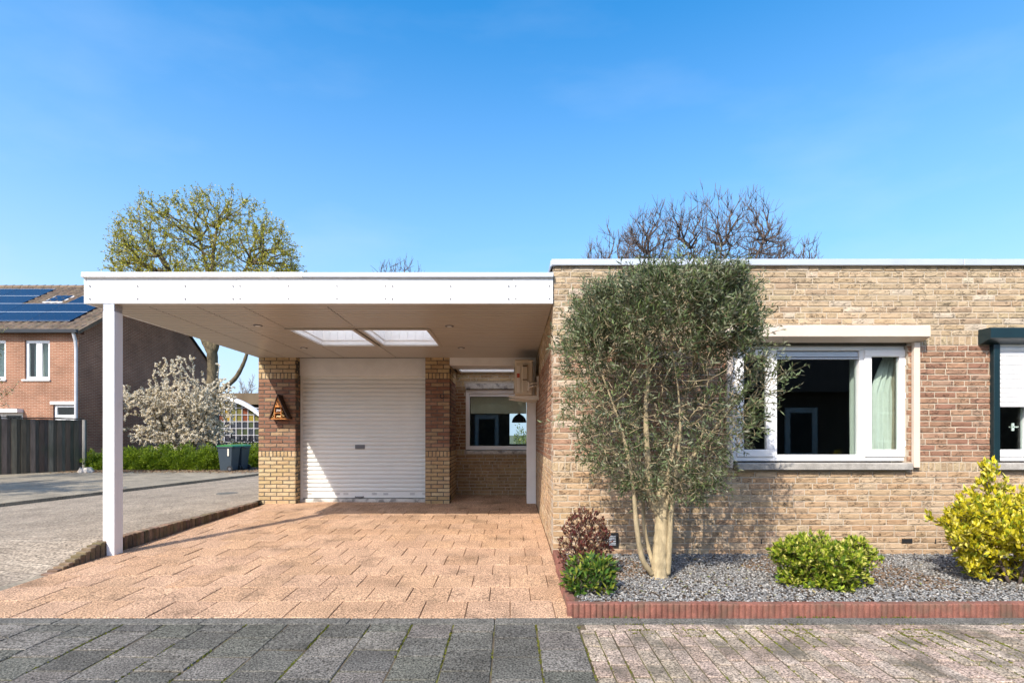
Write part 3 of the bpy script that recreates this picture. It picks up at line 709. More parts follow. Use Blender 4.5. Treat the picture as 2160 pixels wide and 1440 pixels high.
# roof slab (around the skylight shafts)
m = MB(); zt_ = ft-.012; zb_ = cz0+.03
xs = [xl+.03, SKY[0][0]-.02, SKY[0][1]+.02, SKY[1][0]-.02, SKY[1][1]+.02, WX0-.01]
m.box(xs[0], xs[5], YF+.13, SY0-.02, zb_, zt_); m.box(XLb+.03, xs[5], SY1+.02, YG+.4, zb_, zt_)
for i in (0, 2, 4): m.box(max(xs[i], XLb+.03) if i == 0 else xs[i], xs[i+1], SY0-.02, SY1+.02, zb_, zt_)
m.box(XLb+.03, PX2-.1, YG+.4, 14.5, zb_, zt_)
m.build('roof', M['roofing'], cp)
M['opal'] = bpy.data.materials.new('opal_skylight'); M['opal'].use_nodes = True
_n = M['opal'].node_tree; _n.nodes.remove(_n.nodes['Principled BSDF']); _t = _n.nodes.new('ShaderNodeBsdfTranslucent'); _t.inputs[0].default_value = (.97, .97, .97, 1); _n.links.new(_t.outputs[0], _n.nodes['Material Output'].inputs[0])
def skylight(parent, x0, x1, y0, y1, zlow, h, boards=True):
    s = emp('skylight', parent, ((x0+x1)/2, (y0+y1)/2, zlow)); zt2 = zlow+h
    m = MB(); t = .018
    m.box(x0-t, x0, y0-t, y1+t, zlow+.012, zt2); m.box(x1, x1+t, y0-t, y1+t, zlow+.012, zt2); m.box(x0, x1, y0-t, y0, zlow+.012, zt2); m.box(x0, x1, y1+.006, y1+t, zlow+.012, zt2)
    m.build('shaft', M['white_wood'], s)
    if boards:
        nb = 7; w = (x1-x0)/nb
        for k in range(nb): bx('board', M['white_wood'], s, x0+k*w+.001, x0+(k+1)*w-.001, y1-.008, y1+.005, zlow+.07, zt2, b=.003)
        for k in range(9):
            w2_ = (y1-y0)/9; bx('board', M['white_wood'], s, x0+.001, x0+.011, y0+k*w2_+.001, y0+(k+1)*w2_-.001, zlow+.07, zt2, b=.003)
    m = MB(); e = .05
    m.box(x0-e, x1+e, y0-e, y0, zlow-.012, zlow+.011, .003); m.box(x0-e, x1+e, y1, y1+e, zlow-.012, zlow+.011, .003); m.box(x0-e, x0, y0, y1, zlow-.011, zlow+.010, .003); m.box(x1, x1+e, y0, y1, zlow-.011, zlow+.010, .003)
    m.build('trim', M['soffit'], s)
    vs = []; fs = []; nn = 8; m = MB()
    for j in range(nn+1):
        for i in range(nn+1):
            u, v_ = i/nn, j/nn; vs.append((x0-.02+(x1-x0+.04)*u, y0-.02+(y1-y0+.04)*v_, zt2+.12*(16*u*(1-u)*v_*(1-v_))**.6))
    for j in range(nn):
        for i in range(nn): a = j*(nn+1)+i; fs.append((a, a+1, a+nn+2, a+nn+1))
    m.add(vs, fs); m.build('dome', M['opal'], s, smooth=True, fix=False)
for a, b in SKY: skylight(cp, a, b, SY0, SY1, cz(7)-.0, .36)
for (x, y) in ((544, 689), (948, 690), (641, 733), (973, 733)):
    Y = (2.555-EYE)*F/(HY-y); X = px(x, Y); m = MB(); m.tube([(X, Y, cz(Y)-.008), (X, Y, cz(Y)+.004)], [.052, .056], 20); o = m.build('downlight', M['screw'], cp)
    m = MB(); m.tube([(X, Y, cz(Y)-.0095), (X, Y, cz(Y)-.007)], [.03, .03], 16); m.build('lens', M['white'], o)
# post
po = emp('post', cp, (px(228, YF), YF, 0), 'square white post')
p0, p1 = px(215.6, YF), px(240.2, YF)
bx('shaft', M['white'], po, p0, p1, YF+.005, YF+.125, drive_z(5.27)-.02, pz(656, YF), b=.004)
bx('bracket', M['galv'], po, p0+.003, p1-.003, YF+.008, YF+.122, pz(656, YF), fz0+.004, b=.002)
# recess: beam, jamb post, rear skylight
bx('beam', M['white_wood'], cp, PX2+.002, WX0-.003, YG, YG+.18, pz(770, YG), 2.56, b=.004)
bx('ceiling_board', M['white_wood'], cp, PX2+.002, WX0-.003, YG+.181, 9.16, pz(770, YG)+.004, pz(770, YG)+.03, b=.003)
skylight(cp, PX2+.1, WX0-.1, 9.2, 9.66, pz(770, YG)+.012, .3, boards=False)
m = MB(); m.box(PX2-.05, WX0, YG+.1, 9.16, 2.6, zt_-.003); m.box(PX2-.05, PX2+.075, 9.16, 9.75, 2.42, zt_-.004); m.box(WX0-.075, WX0+.02, 9.16, 9.75, 2.42, zt_-.004); m.box(PX2-.05, WX0, 9.68, 9.95, 2.81, zt_-.005); m.build('roof', M['roofing'], cp)
bx('jamb_post', M['white_wood'], cp, px(1111, YG), WX0-.004, YG+.01, YG+.10, drive_z(YG)-.02, pz(770, YG)-.001, b=.004)
# ================================================================== small things on the walls
ih = thing('insect_hotel', (px(588, 8.5), 8.5, pz(884, 8.5)), 'small triangular wooden insect hotel on the left brick pillar', 'insect hotel')
M['ihw'] = mat('orange_wood', (.50, .20, .05), .6, .25, 30); M['ihd'] = mat('dark_stained_wood', (.05, .025, .015), .6, .2, 20)
yf = YG-.155; ax, az = px(585.5, yf), pz(836, yf); bxl, bxr, bz = px(569, yf), px(607, yf), pz(883.5, yf)
bw = .018
for (ex, sg, nm) in ((bxl, -1, 'roof_board'), (bxr, 1, 'roof_board')):
    ddx, ddz = ex-ax, bz-az; L_ = math.hypot(ddx, ddz); nx_, nz_ = (-ddz/L_*bw, ddx/L_*bw) if sg > 0 else (ddz/L_*bw, -ddx/L_*bw)
    if (nx_ > 0) != (sg > 0): nx_, nz_ = -nx_, -nz_
    m = MB(); m.prism([(ax, az), (ex, bz), (ex+nx_, bz+nz_), (ax+(.0 if 1 else nx_), az+bw*2.0)], 1, yf-.012, YG-.003); m.build(nm, M['ihd'] if 1 else 0, ih)
bx('floor_board', M['ihw'], ih, bxl+.012, bxr-.012, yf, YG-.003, bz-.003, bz+.012, b=.002)
m = MB(); m.prism([(ax, az-.02), (bxl+.02, bz+.012), (bxr-.02, bz+.012)], 1, yf+.06, YG-.004); m.build('back_panel', M['ihd'], ih)
tz = az-.165
f_ = lambda z: (az-z)/(az-bz)
m = MB(); m.prism([(ax, az-.012), (ax+(bxl-ax)*f_(tz), tz), (ax+(bxr-ax)*f_(tz), tz)], 1, yf+.004, yf+.03); m.build('gable_panel', M['ihw'], ih)
for (dx, dz) in ((0, .085), (-.018, .04), (.02, .04)): bx('slot', M['ihd'], ih, ax+dx-.006, ax+dx+.006, yf, yf+.006, tz+dz-.022, tz+dz+.012, b=.001)
bx('shelf', M['ihw'], ih, ax-.055, ax+.055, yf+.003, YG-.004, bz+.095, bz+.105, b=.001)
bx('shelf', M['ihw'], ih, ax+(bxl-ax)*f_(tz), ax+(bxr-ax)*f_(tz), yf+.002, YG-.004, tz-.012, tz-.001, b=.001)
for dx in (-.055, .055): bx('divider', M['ihw'], ih, ax+dx-.005, ax+dx+.005, yf+.002, YG-.004, bz+.012, tz-.012, b=.001)
cm = MB(); r3 = random.Random(5)
for k in range(120):
    z = r3.uniform(bz+.016, bz+.2); hw = (bxr-bxl)/2*f_(z)-.02; x = r3.uniform(-hw, hw)
    if abs(x) < .062 or hw < .07: continue
    cm.col = jit(r3.choice([(.5, .34, .15), (.35, .2, .08), (.6, .48, .3)]), .2, r3); cm.tube([(ax+x, yf+.012, z), (ax+x, yf+.06, z)], .0085, 6)
cm.col = (.5, .45, .42)
for k in range(14): cm.tube([(ax+r3.uniform(-.045, .045), yf+.03, bz+.12+r3.uniform(0, .045)), (ax+r3.uniform(-.045, .045), yf+.05, bz+.12+r3.uniform(0, .05))], .008, 5)
cm.col = (.6, .5, .3)
for k in range(10): cm.tube([(ax+r3.uniform(-.045, .045), yf+.03, bz+.03+r3.uniform(0, .03)), (ax+r3.uniform(-.045, .045), yf+.05, bz+.03+r3.uniform(0, .03))], .008, 5)
tag(cm.build('filling', mat('nest_filling', None, .8, .2, 40), ih), kind='stuff')
hs = MB(); hc = P(932.5, 835.5, YG-.01); hs.tube([hc+Vector((.032*math.sin(a), 0, -.032*math.cos(a)))for a in [R(-150+300*k/14) for k in range(15)]], .008, 6)
tag(hs.build('horseshoe', M['black']), 'small black iron horseshoe on the right brick garage pillar', 'horseshoe')
ac = thing('air_conditioner', (.22, 8.1, pz(833, 7.75)), 'beige outdoor air conditioner unit on a bracket under the carport', 'air conditioner')
A0, A1, AY0, AY1 = px(1087, 7.75), px(1123.5, 7.75), 7.75, 8.52; Z0, Z1 = pz(832.5, 7.75), pz(759, 7.75)
bx('casing', M['ac'], ac, A0, A1, AY0, AY1, Z0, Z1, b=.012)
bx('top_cover', M['ac'], ac, A0-.006, A1+.006, AY0-.006, AY1+.006, Z1-.03, Z1+.004, b=.006)
bx('service_panel', M['ac'], ac, A0+.1, A0+.19, AY0-.022, AY0+.002, Z0+.03, Z1-.07, b=.012)
bx('panel_recess', M['ihd'], ac, A0+.11, A0+.18, AY0-.0235, AY0-.018, Z0+.22, Z0+.235, b=.001)
bx('panel_recess', M['ihd'], ac, A0+.11, A0+.18, AY0-.0235, AY0-.018, Z1-.105, Z1-.085, b=.001)
bx('valve_cover', M['ac_white'], ac, A0+.185, A0+.215, AY0-.03, AY0+.002, Z0+.06, Z0+.2, b=.006)
bx('label_plate', M['ac_white'], ac, A0+.022, A0+.068, AY0-.003, AY0+.001, Z0+.04, Z0+.44, b=.001)
bx('warning_label', mat('red_label', (.45, .08, .04), .5, .1, 5), ac, A0+.024, A0+.066, AY0-.005, AY0-.0025, Z0+.26, Z0+.325, b=.0005)
for dz in (.175, .13): 
    m = MB(); m.tube([(A0+.21, AY0-.016, Z0+dz-.02), (A0+.27, AY0-.03, Z0+dz), (A1+.05, AY0-.01, Z0+dz+.005), (A1+.06, AY0+.1, Z0+dz+.02), (A1+.06, AY0+.3, Z0+dz+.1)], .012, 8); m.build('pipe', M['ac_white'], ac)
for ay in (AY0+.04, AY1-.12):
    br = emp('bracket', ac, (.3, ay, Z0))
    m = MB(); x0_, x1_ = px(1073, 7.79), WX0-.003
    m.prism([(x0_, Z0-.012), (x1_, Z0-.012), (x1_, Z0-.075), (x1_-.1, Z0-.075), (x0_, Z0-.035)], 1, ay, ay+.035); m.build('arm', M['ac_white'], br)
    bx('upright', M['ac_white'], br, x1_-.035, x1_, ay+.001, ay+.034, Z0-.01, Z0+.29, b=.002)
m = MB(); fc = [(A0-.008, 8.18+.2*math.cos(a), (Z0+Z1)/2+.2*math.sin(a)) for a in [R(15*k) for k in range(25)]]; m.tube(fc, .008, 5)
for k in range(1, 4): m.tube([(A0-.006, 8.18+.05*k*math.cos(a), (Z0+Z1)/2+.05*k*math.sin(a)) for a in [R(15*j) for j in range(25)]], .004, 4)
m.build('fan_grille', M['ac'], ac)
# ================================================================== FRONT GARDEN
def gz(x, y): return .015+.035*(1-sstep(3.7, 5.0, y))
gb = grid_sheet('gravel_bed', M['soil'], .47, 7.5, 3.64, 5.268, lambda x, y: gz(x, y)-.012, 20, 12)
r4 = np.random.default_rng(4)
def stones(n, x0, x1, y0, y1):
    c = np.stack([r4.uniform(x0, x1, n), r4.uniform(y0, y1, n), np.zeros(n)], 1)
    c[:, 2] = [gz(x, y) for x, y in c[:, :2]]; c[:, 2] += r4.uniform(-.008, .006, n)
    base = np.array([(1, 0, 0), (0, 1, 0), (-1, 0, 0), (0, -1, 0), (0, 0, 1), (0, 0, -1)], float)
    v = base[None]*r4.uniform(.6, 1.3, (n, 6, 1))*np.stack([r4.uniform(.008, .019, n), r4.uniform(.006, .013, n), r4.uniform(.003, .008, n)], 1)[:, None]
    a = r4.uniform(0, 6.28, n); ca, sa = np.cos(a)[:, None], np.sin(a)[:, None]
    x = v[..., 0]*ca-v[..., 1]*sa; y = v[..., 0]*sa+v[..., 1]*ca; t = r4.uniform(-.5, .5, (n, 1))
    v = np.stack([x, y, v[..., 2]+x*t], 2)+c[:, None]
    f = np.array([(0, 1, 4), (1, 2, 4), (2, 3, 4), (3, 0, 4), (1, 0, 5), (2, 1, 5), (3, 2, 5), (0, 3, 5)])
    fa = (f[None]+6*np.arange(n)[:, None, None]).reshape(-1, 3)
    pal = np.array([(.30, .31, .325), (.25, .26, .275), (.39, .40, .41), (.18, .185, .195), (.27, .235, .20), (.56, .56, .56), (.33, .33, .335)])
    brown = (np.sin(c[:, 0]*2.1+1)+np.sin(c[:, 1]*3) > .3)&(r4.random(n) < .5)&(c[:, 0] < 3.6)
    k = pal[r4.integers(0, 7, n)]*np.array([.74, .72, .68]); k[brown] = np.array([.17, .115, .075])*r4.uniform(.7, 1.4, (brown.sum(), 1))
    return v.reshape(-1, 3), fa, np.repeat(k, 6, 0)
def np_mesh(name, v, f, col, mt, parent=None, smooth=False):
    off = np.array(WL[parent]) if parent is not None else np.zeros(3)
    me = bpy.data.meshes.new(name); k = f.shape[1]
    me.vertices.add(len(v)); me.vertices.foreach_set('co', (v-off).astype(np.float32).ravel())
    me.loops.add(f.size); me.loops.foreach_set('vertex_index', f.astype(np.int32).ravel())
    me.polygons.add(len(f)); me.polygons.foreach_set('loop_start', np.arange(0, f.size, k, dtype=np.int32))
    me.update(calc_edges=True)
    at = me.color_attributes.new('Col', 'FLOAT_COLOR', 'POINT'); a = np.ones((len(v), 4), np.float32); a[:, :3] = col; at.data.foreach_set('color', a.ravel())
    me.materials.append(mt)
    if smooth: me.polygons.foreach_set('use_smooth', [True]*len(f))
    return link(name, me, parent)
tag(np_mesh('gravel', *stones(36000, .50, 6.2, 3.645, 5.262), M['gravel']), kind='stuff')
ed = thing('garden_edging', (3, 3.6, FZ), 'low fluted red concrete edging around the gravel bed', 'edging')
def edge_block(L_, rot):
    m = MB(); nf = round(L_/.0415); pts = []; seg = 5
    for k in range(nf):
        for j in range(seg):
            a = math.pi*j/seg; pts.append((L_*(k+.5-.5*math.cos(a))/nf, -.014*math.sin(a)**.8-.0))
    pts.append((L_, 0)); outline = pts+[(L_, .05), (0, .05)]; h = .09
    n_ = len(outline); vs = [(p[0], p[1], -.1) for p in outline]+[(p[0], p[1], h-.008) for p in outline]+[(p[0], p[1]+(.006 if i < len(pts) else -.004), h) for i, p in enumerate(outline)]
    fs = [tuple(range(2*n_, 3*n_))]
    for q_ in (0, n_):
        for i in range(n_): fs.append((q_+i, q_+(i+1) % n_, q_+n_+(i+1) % n_, q_+n_+i))
    m.add(vs, fs); return m.mesh('edging_block', M['edging'])
eb = edge_block(.498, 0)
x = .405
while x < 6.5:
    o = link('edging_block', eb, ed, Vector((x, 3.6, FZ+rng.uniform(-.003, .003)))-WL[ed]); o.rotation_euler = (rng.uniform(-.02, .02), rng.uniform(-.004, .004), rng.uniform(-.004, .004)); x += .5
for k in range(3):
    o = link('edging_block', eb, ed, Vector((.405+.014*k, 5.22-.5*k, FZ+.012*(2-k)-.01))-WL[ed]); o.rotation_euler = (0, 0, R(-90)+.02)
    o.location.x = (.45-.014*k)-WL[ed].x-.0
# ================================================================== PLANTS
def leaf_mesh(name, pos, dirs, length, width, cols, mt, parent, seed=1, fold=.25):
    """many leaves: each a folded four point blade"""
    g_ = np.random.default_rng(seed); n_ = len(pos)
    d = dirs/np.linalg.norm(dirs, axis=1, keepdims=True)
    up = g_.normal(size=(n_, 3)); up[:, 2] += .8
    sdir = np.cross(d, up); sdir /= np.linalg.norm(sdir, axis=1, keepdims=True)+1e-9
    nrm = np.cross(sdir, d)
    L_ = (length*g_.uniform(.65, 1.25, n_))[:, None]; w = (width*g_.uniform(.7, 1.2, n_))[:, None]/2
    p0 = pos; p1 = pos+d*L_*.45+sdir*w+nrm*w*fold; p2 = pos+d*L_; p3 = pos+d*L_*.45-sdir*w+nrm*w*fold
    v = np.stack([p0, p1, p2, p3], 1).reshape(-1, 3)
    f = np.array([(0, 1, 2), (0, 2, 3)])[None]+4*np.arange(n_)[:, None, None]
    return tag(np_mesh(name, v, f.reshape(-1, 3), np.repeat(cols, 4, 0), mt, parent), kind='stuff')
def connect(init, init_par, pts, bias=.3):
    """grow a branch graph from the given nodes to the attraction points"""
    nodes = [np.array(p, float) for p in init]; par = list(init_par); n0 = len(nodes)
    A = np.zeros((n0+len(pts), 3)); PL = np.zeros(n0+len(pts))
    for i, p in enumerate(nodes):
        A[i] = p; PL[i] = 0 if par[i] < 0 else PL[par[i]]+np.linalg.norm(A[i]-A[par[i]])*.35
    m = n0
    order = np.argsort(np.min(np.linalg.norm(pts[:, None]-A[None, :n0], axis=2), axis=1))
    for i in order:
        dd = np.linalg.norm(A[:m]-pts[i], axis=1); c = dd+bias*PL[:m]; j = int(np.argmin(c))
        A[m] = pts[i]; PL[m] = PL[j]+dd[j]; par.append(j); m += 1
    return A, par
def radii(A, par, tip, expo=2.4, n0=0, init_r=None):
    ch = [0.0]*len(A); 
    has = [False]*len(A)
    for i in par:
        if i >= 0: has[i] = True
    s = [0.0]*len(A)
    for i in range(len(A)-1, -1, -1):
        if not has[i]: s[i] = tip**expo
        s[i] = max(s[i], tip**expo)
        if par[i] >= 0: s[par[i]] += s[i]
    return np.array([x**(1/expo) for x in s]), has
def wood_mesh(A, par, rad, mt, parent, n0=0, name='trunk', polys=None):
    m = MB()
    if polys:
        for pts_, r_ in polys:
            pp_ = smooth_path(pts_, r_); m.tube(pp_[0], pp_[1], 12)
    for i in range(len(A)):
        j = par[i]
        if j < 0 or (polys and i < n0): continue
        a, b = Vector(A[j]), Vector(A[i])
        if (b-a).length < 1e-5: continue
        ra, rb = (min(rad[j], rad[i]*1.35) if i >= n0 else rad[j]), rad[i]
        k = 7 if rb > .02 else (5 if rb > .006 else 3)
        mid = (a+b)/2+Vector([rng.uniform(-1, 1)*(b-a).length*.06 for _ in range(3)])
        m.tube([a, mid, b], [ra, (ra+rb)/2, rb], k, cap=True)
    return m.build(name, mt, parent, smooth=True, fix=False)
def poly_nodes(polys, step=.07):
    """polylines [(points, radii)] -> nodes, parents, radius; first point may join node index via nearest"""
    nodes = []; par = []; rad = []
    for pts, rr in polys:
        prev = -1
        if nodes:
            dd = [(Vector(p)-Vector(pts[0])).length for p in nodes]; k = min(range(len(dd)), key=dd.__getitem__)
            if dd[k] < .03: prev = k
        for i in range(len(pts)-1):
            a, b = Vector(pts[i]), Vector(pts[i+1]); n_ = max(1, int((b-a).length/step))
            for s in range(0 if (i == 0 and prev < 0) else 1, n_+1):
                t = s/n_; nodes.append(tuple(a.lerp(b, t))); par.append(prev); rad.append(rr[i]*(1-t)+rr[i+1]*t); prev = len(nodes)-1
    return nodes, par, rad
def smooth_path(pts, rr, k=7):
    P3 = [Vector(p) for p in pts]; out = []; ro = []
    for i in range(len(P3)-1):
        p0, p1, p2, p3 = P3[max(i-1, 0)], P3[i], P3[i+1], P3[min(i+2, len(P3)-1)]
        for s_ in range(k if i < len(P3)-2 else k+1):
            t = s_/k; out.append(.5*((2*p1)+(p2-p0)*t+(2*p0-5*p1+4*p2-p3)*t*t+(3*p1-p0-3*p2+p3)*t**3)); w_ = rr[i]*(1-t)+rr[i+1]*t; ro.append(w_*(1+.05*math.sin(len(out)*1.7+i)))
    return out, ro
npr = np.random.default_rng(11)
# ---- olive tree
oy = 4.36
ol = thing('olive_tree', P(1388, 1212, oy), 'multi stemmed olive tree with pale trunk in the gravel bed', 'tree')
def Q(x, y, dy=0): return tuple(P(x, y, oy+dy))
polys = [([Q(1390, 1225), Q(1390, 1205), Q(1393, 1160), Q(1396, 1110), Q(1398, 1070), Q(1390, 1030, .03)], [.095, .07, .064, .06, .057, .04]),
         ([Q(1392, 1085), Q(1374, 1050, .02), Q(1366, 960, .05), Q(1362, 860, .06), Q(1368, 780, .06), Q(1352, 690, .05), Q(1330, 620, .0)], [.04, .031, .025, .02, .016, .011, .006]),
         ([Q(1400, 1075), Q(1416, 1040, -.03), Q(1440, 990, -.0), Q(1495, 920, .06), Q(1550, 850, .12), Q(1600, 790, .15)], [.03, .023, .018, .013, .009, .005]),
         ([Q(1398, 1085, .03), Q(1404, 1030, .12), Q(1425, 930, .25), Q(1450, 820, .35), Q(1480, 700, .38), Q(1500, 620, .3)], [.028, .02, .015, .011, .008, .005]),
         ([Q(1376, 1210, -.02), Q(1354, 1175, -.06), Q(1342, 1100, -.09), Q(1335, 1020, -.1), Q(1318, 930, -.1), Q(1285, 830, -.12), Q(1250, 740, -.15)], [.025, .023, .02, .016, .011, .007, .005]),
         ([Q(1408, 1210, -.02), Q(1412, 1150, -.05), Q(1416, 1080, -.07), Q(1425, 1000, -.1), Q(1435, 900, -.12), Q(1425, 780, -.16), Q(1400, 680, -.2)], [.027, .024, .02, .015, .009, .006, .004]),
         ([Q(1384, 1212, .05), Q(1360, 1120, .14), Q(1350, 1020, .2), Q(1300, 900, .3), Q(1250, 800, .35), Q(1225, 720, .35)], [.02, .018, .014, .010, .007, .005])]
nodes, par, rr = poly_nodes(polys)
EN = [(608, 1340, 1560), (624, 1262, 1570), (655, 1210, 1578), (710, 1190, 1592), (780, 1190, 1625), (830, 1194, 1645), (880, 1198, 1605), (940, 1212, 1555), (985, 1250, 1530), (1020, 1300, 1500), (1045, 1340, 1465)]
def env(y):
    for a, b in zip(EN, EN[1:]):
        if a[0] <= y <= b[0]:
            t = (y-a[0])/(b[0]-a[0]); return a[1]+(b[1]-a[1])*t, a[2]+(b[2]-a[2])*t
    return 1380, 1400
pts = []
r5 = random.Random(21)
while len(pts) < 3900:
    y = r5.uniform(608, 1045); 
    if r5.random() > (1 if y < 740 else (.62 if y < 900 else .5)): continue
    a, b = env(y); u = r5.uniform(-1, 1); v_ = r5.uniform(-1, 1)
    q_ = u*u+v_*v_
    if q_ > 1 or q_ < r5.random()*.55: continue
    if y > 690 and v_ < -.2 and abs(u) < .6 and r5.random() < .5: continue     # open front low down
    xx = (a+b)/2+u*(b-a)/2*(.99+.07*math.sin(y*.055+2*u)+.05*math.sin(y*.13)); dy = v_*.66*math.sqrt(max(.1, 1-((y-740)/330)**2)); 
    p = P(xx, y, oy); p.y += dy
    if p.y > 5.18: p.y = 5.18-r5.random()*.1
    pts.append(p)
for k in range(70):                                       # sprigs standing out of the crown
    x_ = r5.uniform(1215, 1590); y_ = 612+max(0, (1290-x_))*.5+r5.uniform(-10, 30)-(16 if r5.random() < .2 else 0); p = P(x_, y_, oy); p.y += r5.uniform(-.35, .35); pts.append(p)
pts = np.array(pts)
A, par2 = connect(nodes, par, pts, .25)
rad, has = radii(A, par2, .0024, 2.9); rad[:len(rr)] = rr
wood_mesh(A, par2, rad, M['bark'], ol, len(rr), polys=polys)
lp, ld, lc = [], [], []; shm = MB(); cen = np.array(P(1390, 830, oy))
for i in range(len(rr), len(A)):
    j = par2[i]; a, b = A[j], A[i]; L_ = np.linalg.norm(b-a)
    py = HY-(b[2]-EYE)*F/b[1]; pxx = CX+b[0]*F/b[1]
    ns = 1.65 if py < 700 else (1.2 if py < 770 else (.5 if 1240 < pxx < 1560 and py < 900 else .72))
    if rad[i] > .01: continue
    for k in range(int(ns+r5.random())):
        o_ = b-cen; o_ = o_/(np.linalg.norm(o_)+1e-6); d = (b-a)/(L_+1e-6)*.5+o_*.6+npr.normal(size=3)*.45+np.array([0, 0, .5]); d /= np.linalg.norm(d)
        SL_ = r5.uniform(.07, .19); p0 = a+(b-a)*r5.uniform(.5, 1); p1 = p0+d*SL_*.5+npr.normal(size=3)*.008; p2 = p1+(d+npr.normal(size=3)*.2)*SL_*.5
        if max(p0[1], p2[1]) > 5.24: continue
        shm.tube([p0, p1, p2], [.0022, .0018, .0012], 3, cap=False)
        tone = r5.uniform(.7, 1.35); base_c = r5.choice([(.11, .15, .062), (.15, .185, .095), (.075, .11, .04), (.125, .165, .055), (.20, .215, .125)]); nl = int(SL_*78)
        sd_ = np.cross(d, npr.normal(size=3)); sd_ /= np.linalg.norm(sd_)+1e-6
        for q_ in range(nl):
            t = (q_+.6)/nl; p = (p0+(p1-p0)*2*t) if t < .5 else (p1+(p2-p1)*(2*t-1)); ang_ = q_*1.57
            side = sd_*math.cos(ang_)+np.cross(d, sd_)*math.sin(ang_)
            lp.append(p); ld.append(d*.75+side*.75+npr.normal(size=3)*.2); lc.append(tuple(x*tone for x in jit(base_c if r5.random() > .12 else (.24, .25, .17), .18, r5)))
print('olive leaves', len(lp))
leaf_mesh('crown', np.array(lp), np.array(ld), .05, .0125, np.array(lc), M['leaf'], ol, 2)
shm.build('shoots', M['bark_dark'], ol, fix=False)
# ---- shrubs
def shrub(name, label, base, cx, cy, cz_, rx, ry, rz, npts, nleaf, ll, lw, pal, seed, stems=7, shell=.45, mt='leaf', wood='twig', up=.5, lumps=None, tip=.002, group=None):
    g_ = np.random.default_rng(seed); q = thing(name, base, label, 'shrub', group)
    nodes, par = [], []
    for k in range(stems):
        a = 6.28*k/stems; b0 = Vector(base)+Vector((math.cos(a)*rx*.1, math.sin(a)*ry*.1, -.02)); b1 = Vector((cx+math.cos(a)*rx*.4, cy+math.sin(a)*ry*.4, cz_))
        n0 = len(nodes)
        for s in range(5): nodes.append(tuple(b0.lerp(b1, s/4))); par.append(-1 if s == 0 else n0+s-1)
    pts = []
    while len(pts) < npts:
        v_ = g_.uniform(-1, 1, 3); r_ = np.linalg.norm(v_)
        if r_ > 1 or r_ < shell*g_.random()**.4: continue
        lim = 1.0
        if lumps is not None: lim = .74+.26*math.sin(v_[0]*lumps+seed)*math.sin(v_[1]*lumps+1.3*seed)+.12*math.sin(v_[2]*lumps*1.3)
        if r_ > lim: continue
        p = np.array([cx, cy, cz_])+v_*np.array([rx, ry, rz])
        if p[2] < base[2]+.02: continue
        pts.append(p)
    A, pr = connect(nodes, par, np.array(pts), .3); rad, has = radii(A, pr, tip, 2.5)
    wood_mesh(A, pr, np.minimum(rad, .02 if rx < 1.2 else .06), M[wood], q, len(nodes), 'stems')
    idx = np.arange(len(nodes), len(A)); pick = g_.choice(idx, nleaf)
    pp = np.array([pr[i] for i in pick]); t = g_.random((nleaf, 1))**.5
    a, b = A[pp], A[pick]; pos = a+(b-a)*t+g_.normal(size=(nleaf, 3))*ll*.15
    ctr = np.array([cx, cy, cz_-rz*.3]); d = (pos-ctr)/np.array([rx, ry, rz])*.7+g_.normal(size=(nleaf, 3))*.65+np.array([0, 0, up])
    pa = np.array(pal); c = pa[g_.integers(0, len(pa), nleaf)]*g_.uniform(.75, 1.25, (nleaf, 1))
    leaf_mesh('foliage', pos, d, ll, lw, c, M[mt], q, seed); return q
shrub('red_shrub', 'wispy dark red shrub by the house corner beside the black wall vent', P(1240, 1215, 4.35), px(1236, 4.35), 4.4, pz(1160, 4.35), .255, .26, .36, 600, 4600, .028, .011,
      [(.13, .025, .025), (.17, .05, .035), (.09, .02, .02), (.20, .10, .05), (.10, .07, .03)], 31, up=.9, shell=.2)
shrub('green_shrub', 'small glossy green shrub in the corner of the red edging', P(1248, 1255, 3.86), px(1246, 3.86), 3.9, pz(1222, 3.86), .215, .2, .17, 170, 900, .062, .022,
      [(.05, .12, .015), (.09, .17, .02), (.035, .09, .012), (.22, .25, .03)], 32, up=.5)
shrub('variegated_shrub', 'dense mound of yellow edged green leaves below the window', P(1735, 1238, 4.05), px(1735, 4.1), 4.1, pz(1183, 4.1), .47, .36, .29, 800, 8500, .046, .02,
      [(.16, .24, .015), (.26, .33, .02), (.09, .16, .012), (.50, .48, .12), (.36, .40, .04)], 33, up=.6, lumps=5)
shrub('yellow_shrub', 'large bright yellow leaved shrub at the right edge below the dark shutter', P(2140, 1225, 4.15), px(2150, 4.2), 4.25, pz(1150, 4.2), .66, .48, .74, 1600, 16500, .05, .024,
      [(.58, .50, .015), (.66, .57, .03), (.45, .42, .02), (.22, .27, .02), (.70, .63, .14), (.60, .53, .03)], 34, up=.75, lumps=5.3)
# fallen leaves and twigs on the gravel
fl = MB()
for k in range(160):
    x, y = r5.uniform(.6, 4.8), r5.uniform(3.7, 5.1); z = gz(x, y)+.012; a = r5.uniform(0, 6.28); s = r5.uniform(.012, .025)
    fl.col = jit(r5.choice([(.35, .26, .12), (.22, .25, .05), (.42, .38, .12)]), .3, r5)
    u = Vector((math.cos(a), math.sin(a), r5.uniform(-.2, .4)))*s; w = Vector((-math.sin(a), math.cos(a), r5.uniform(-.2, .2)))*s*.35; p = Vector((x, y, z))
    fl.add([p-u, p+w, p+u, p-w], [(0, 1, 2, 3)])
tag(fl.build('fallen_leaves', M['leaf'], fix=False), kind='stuff')
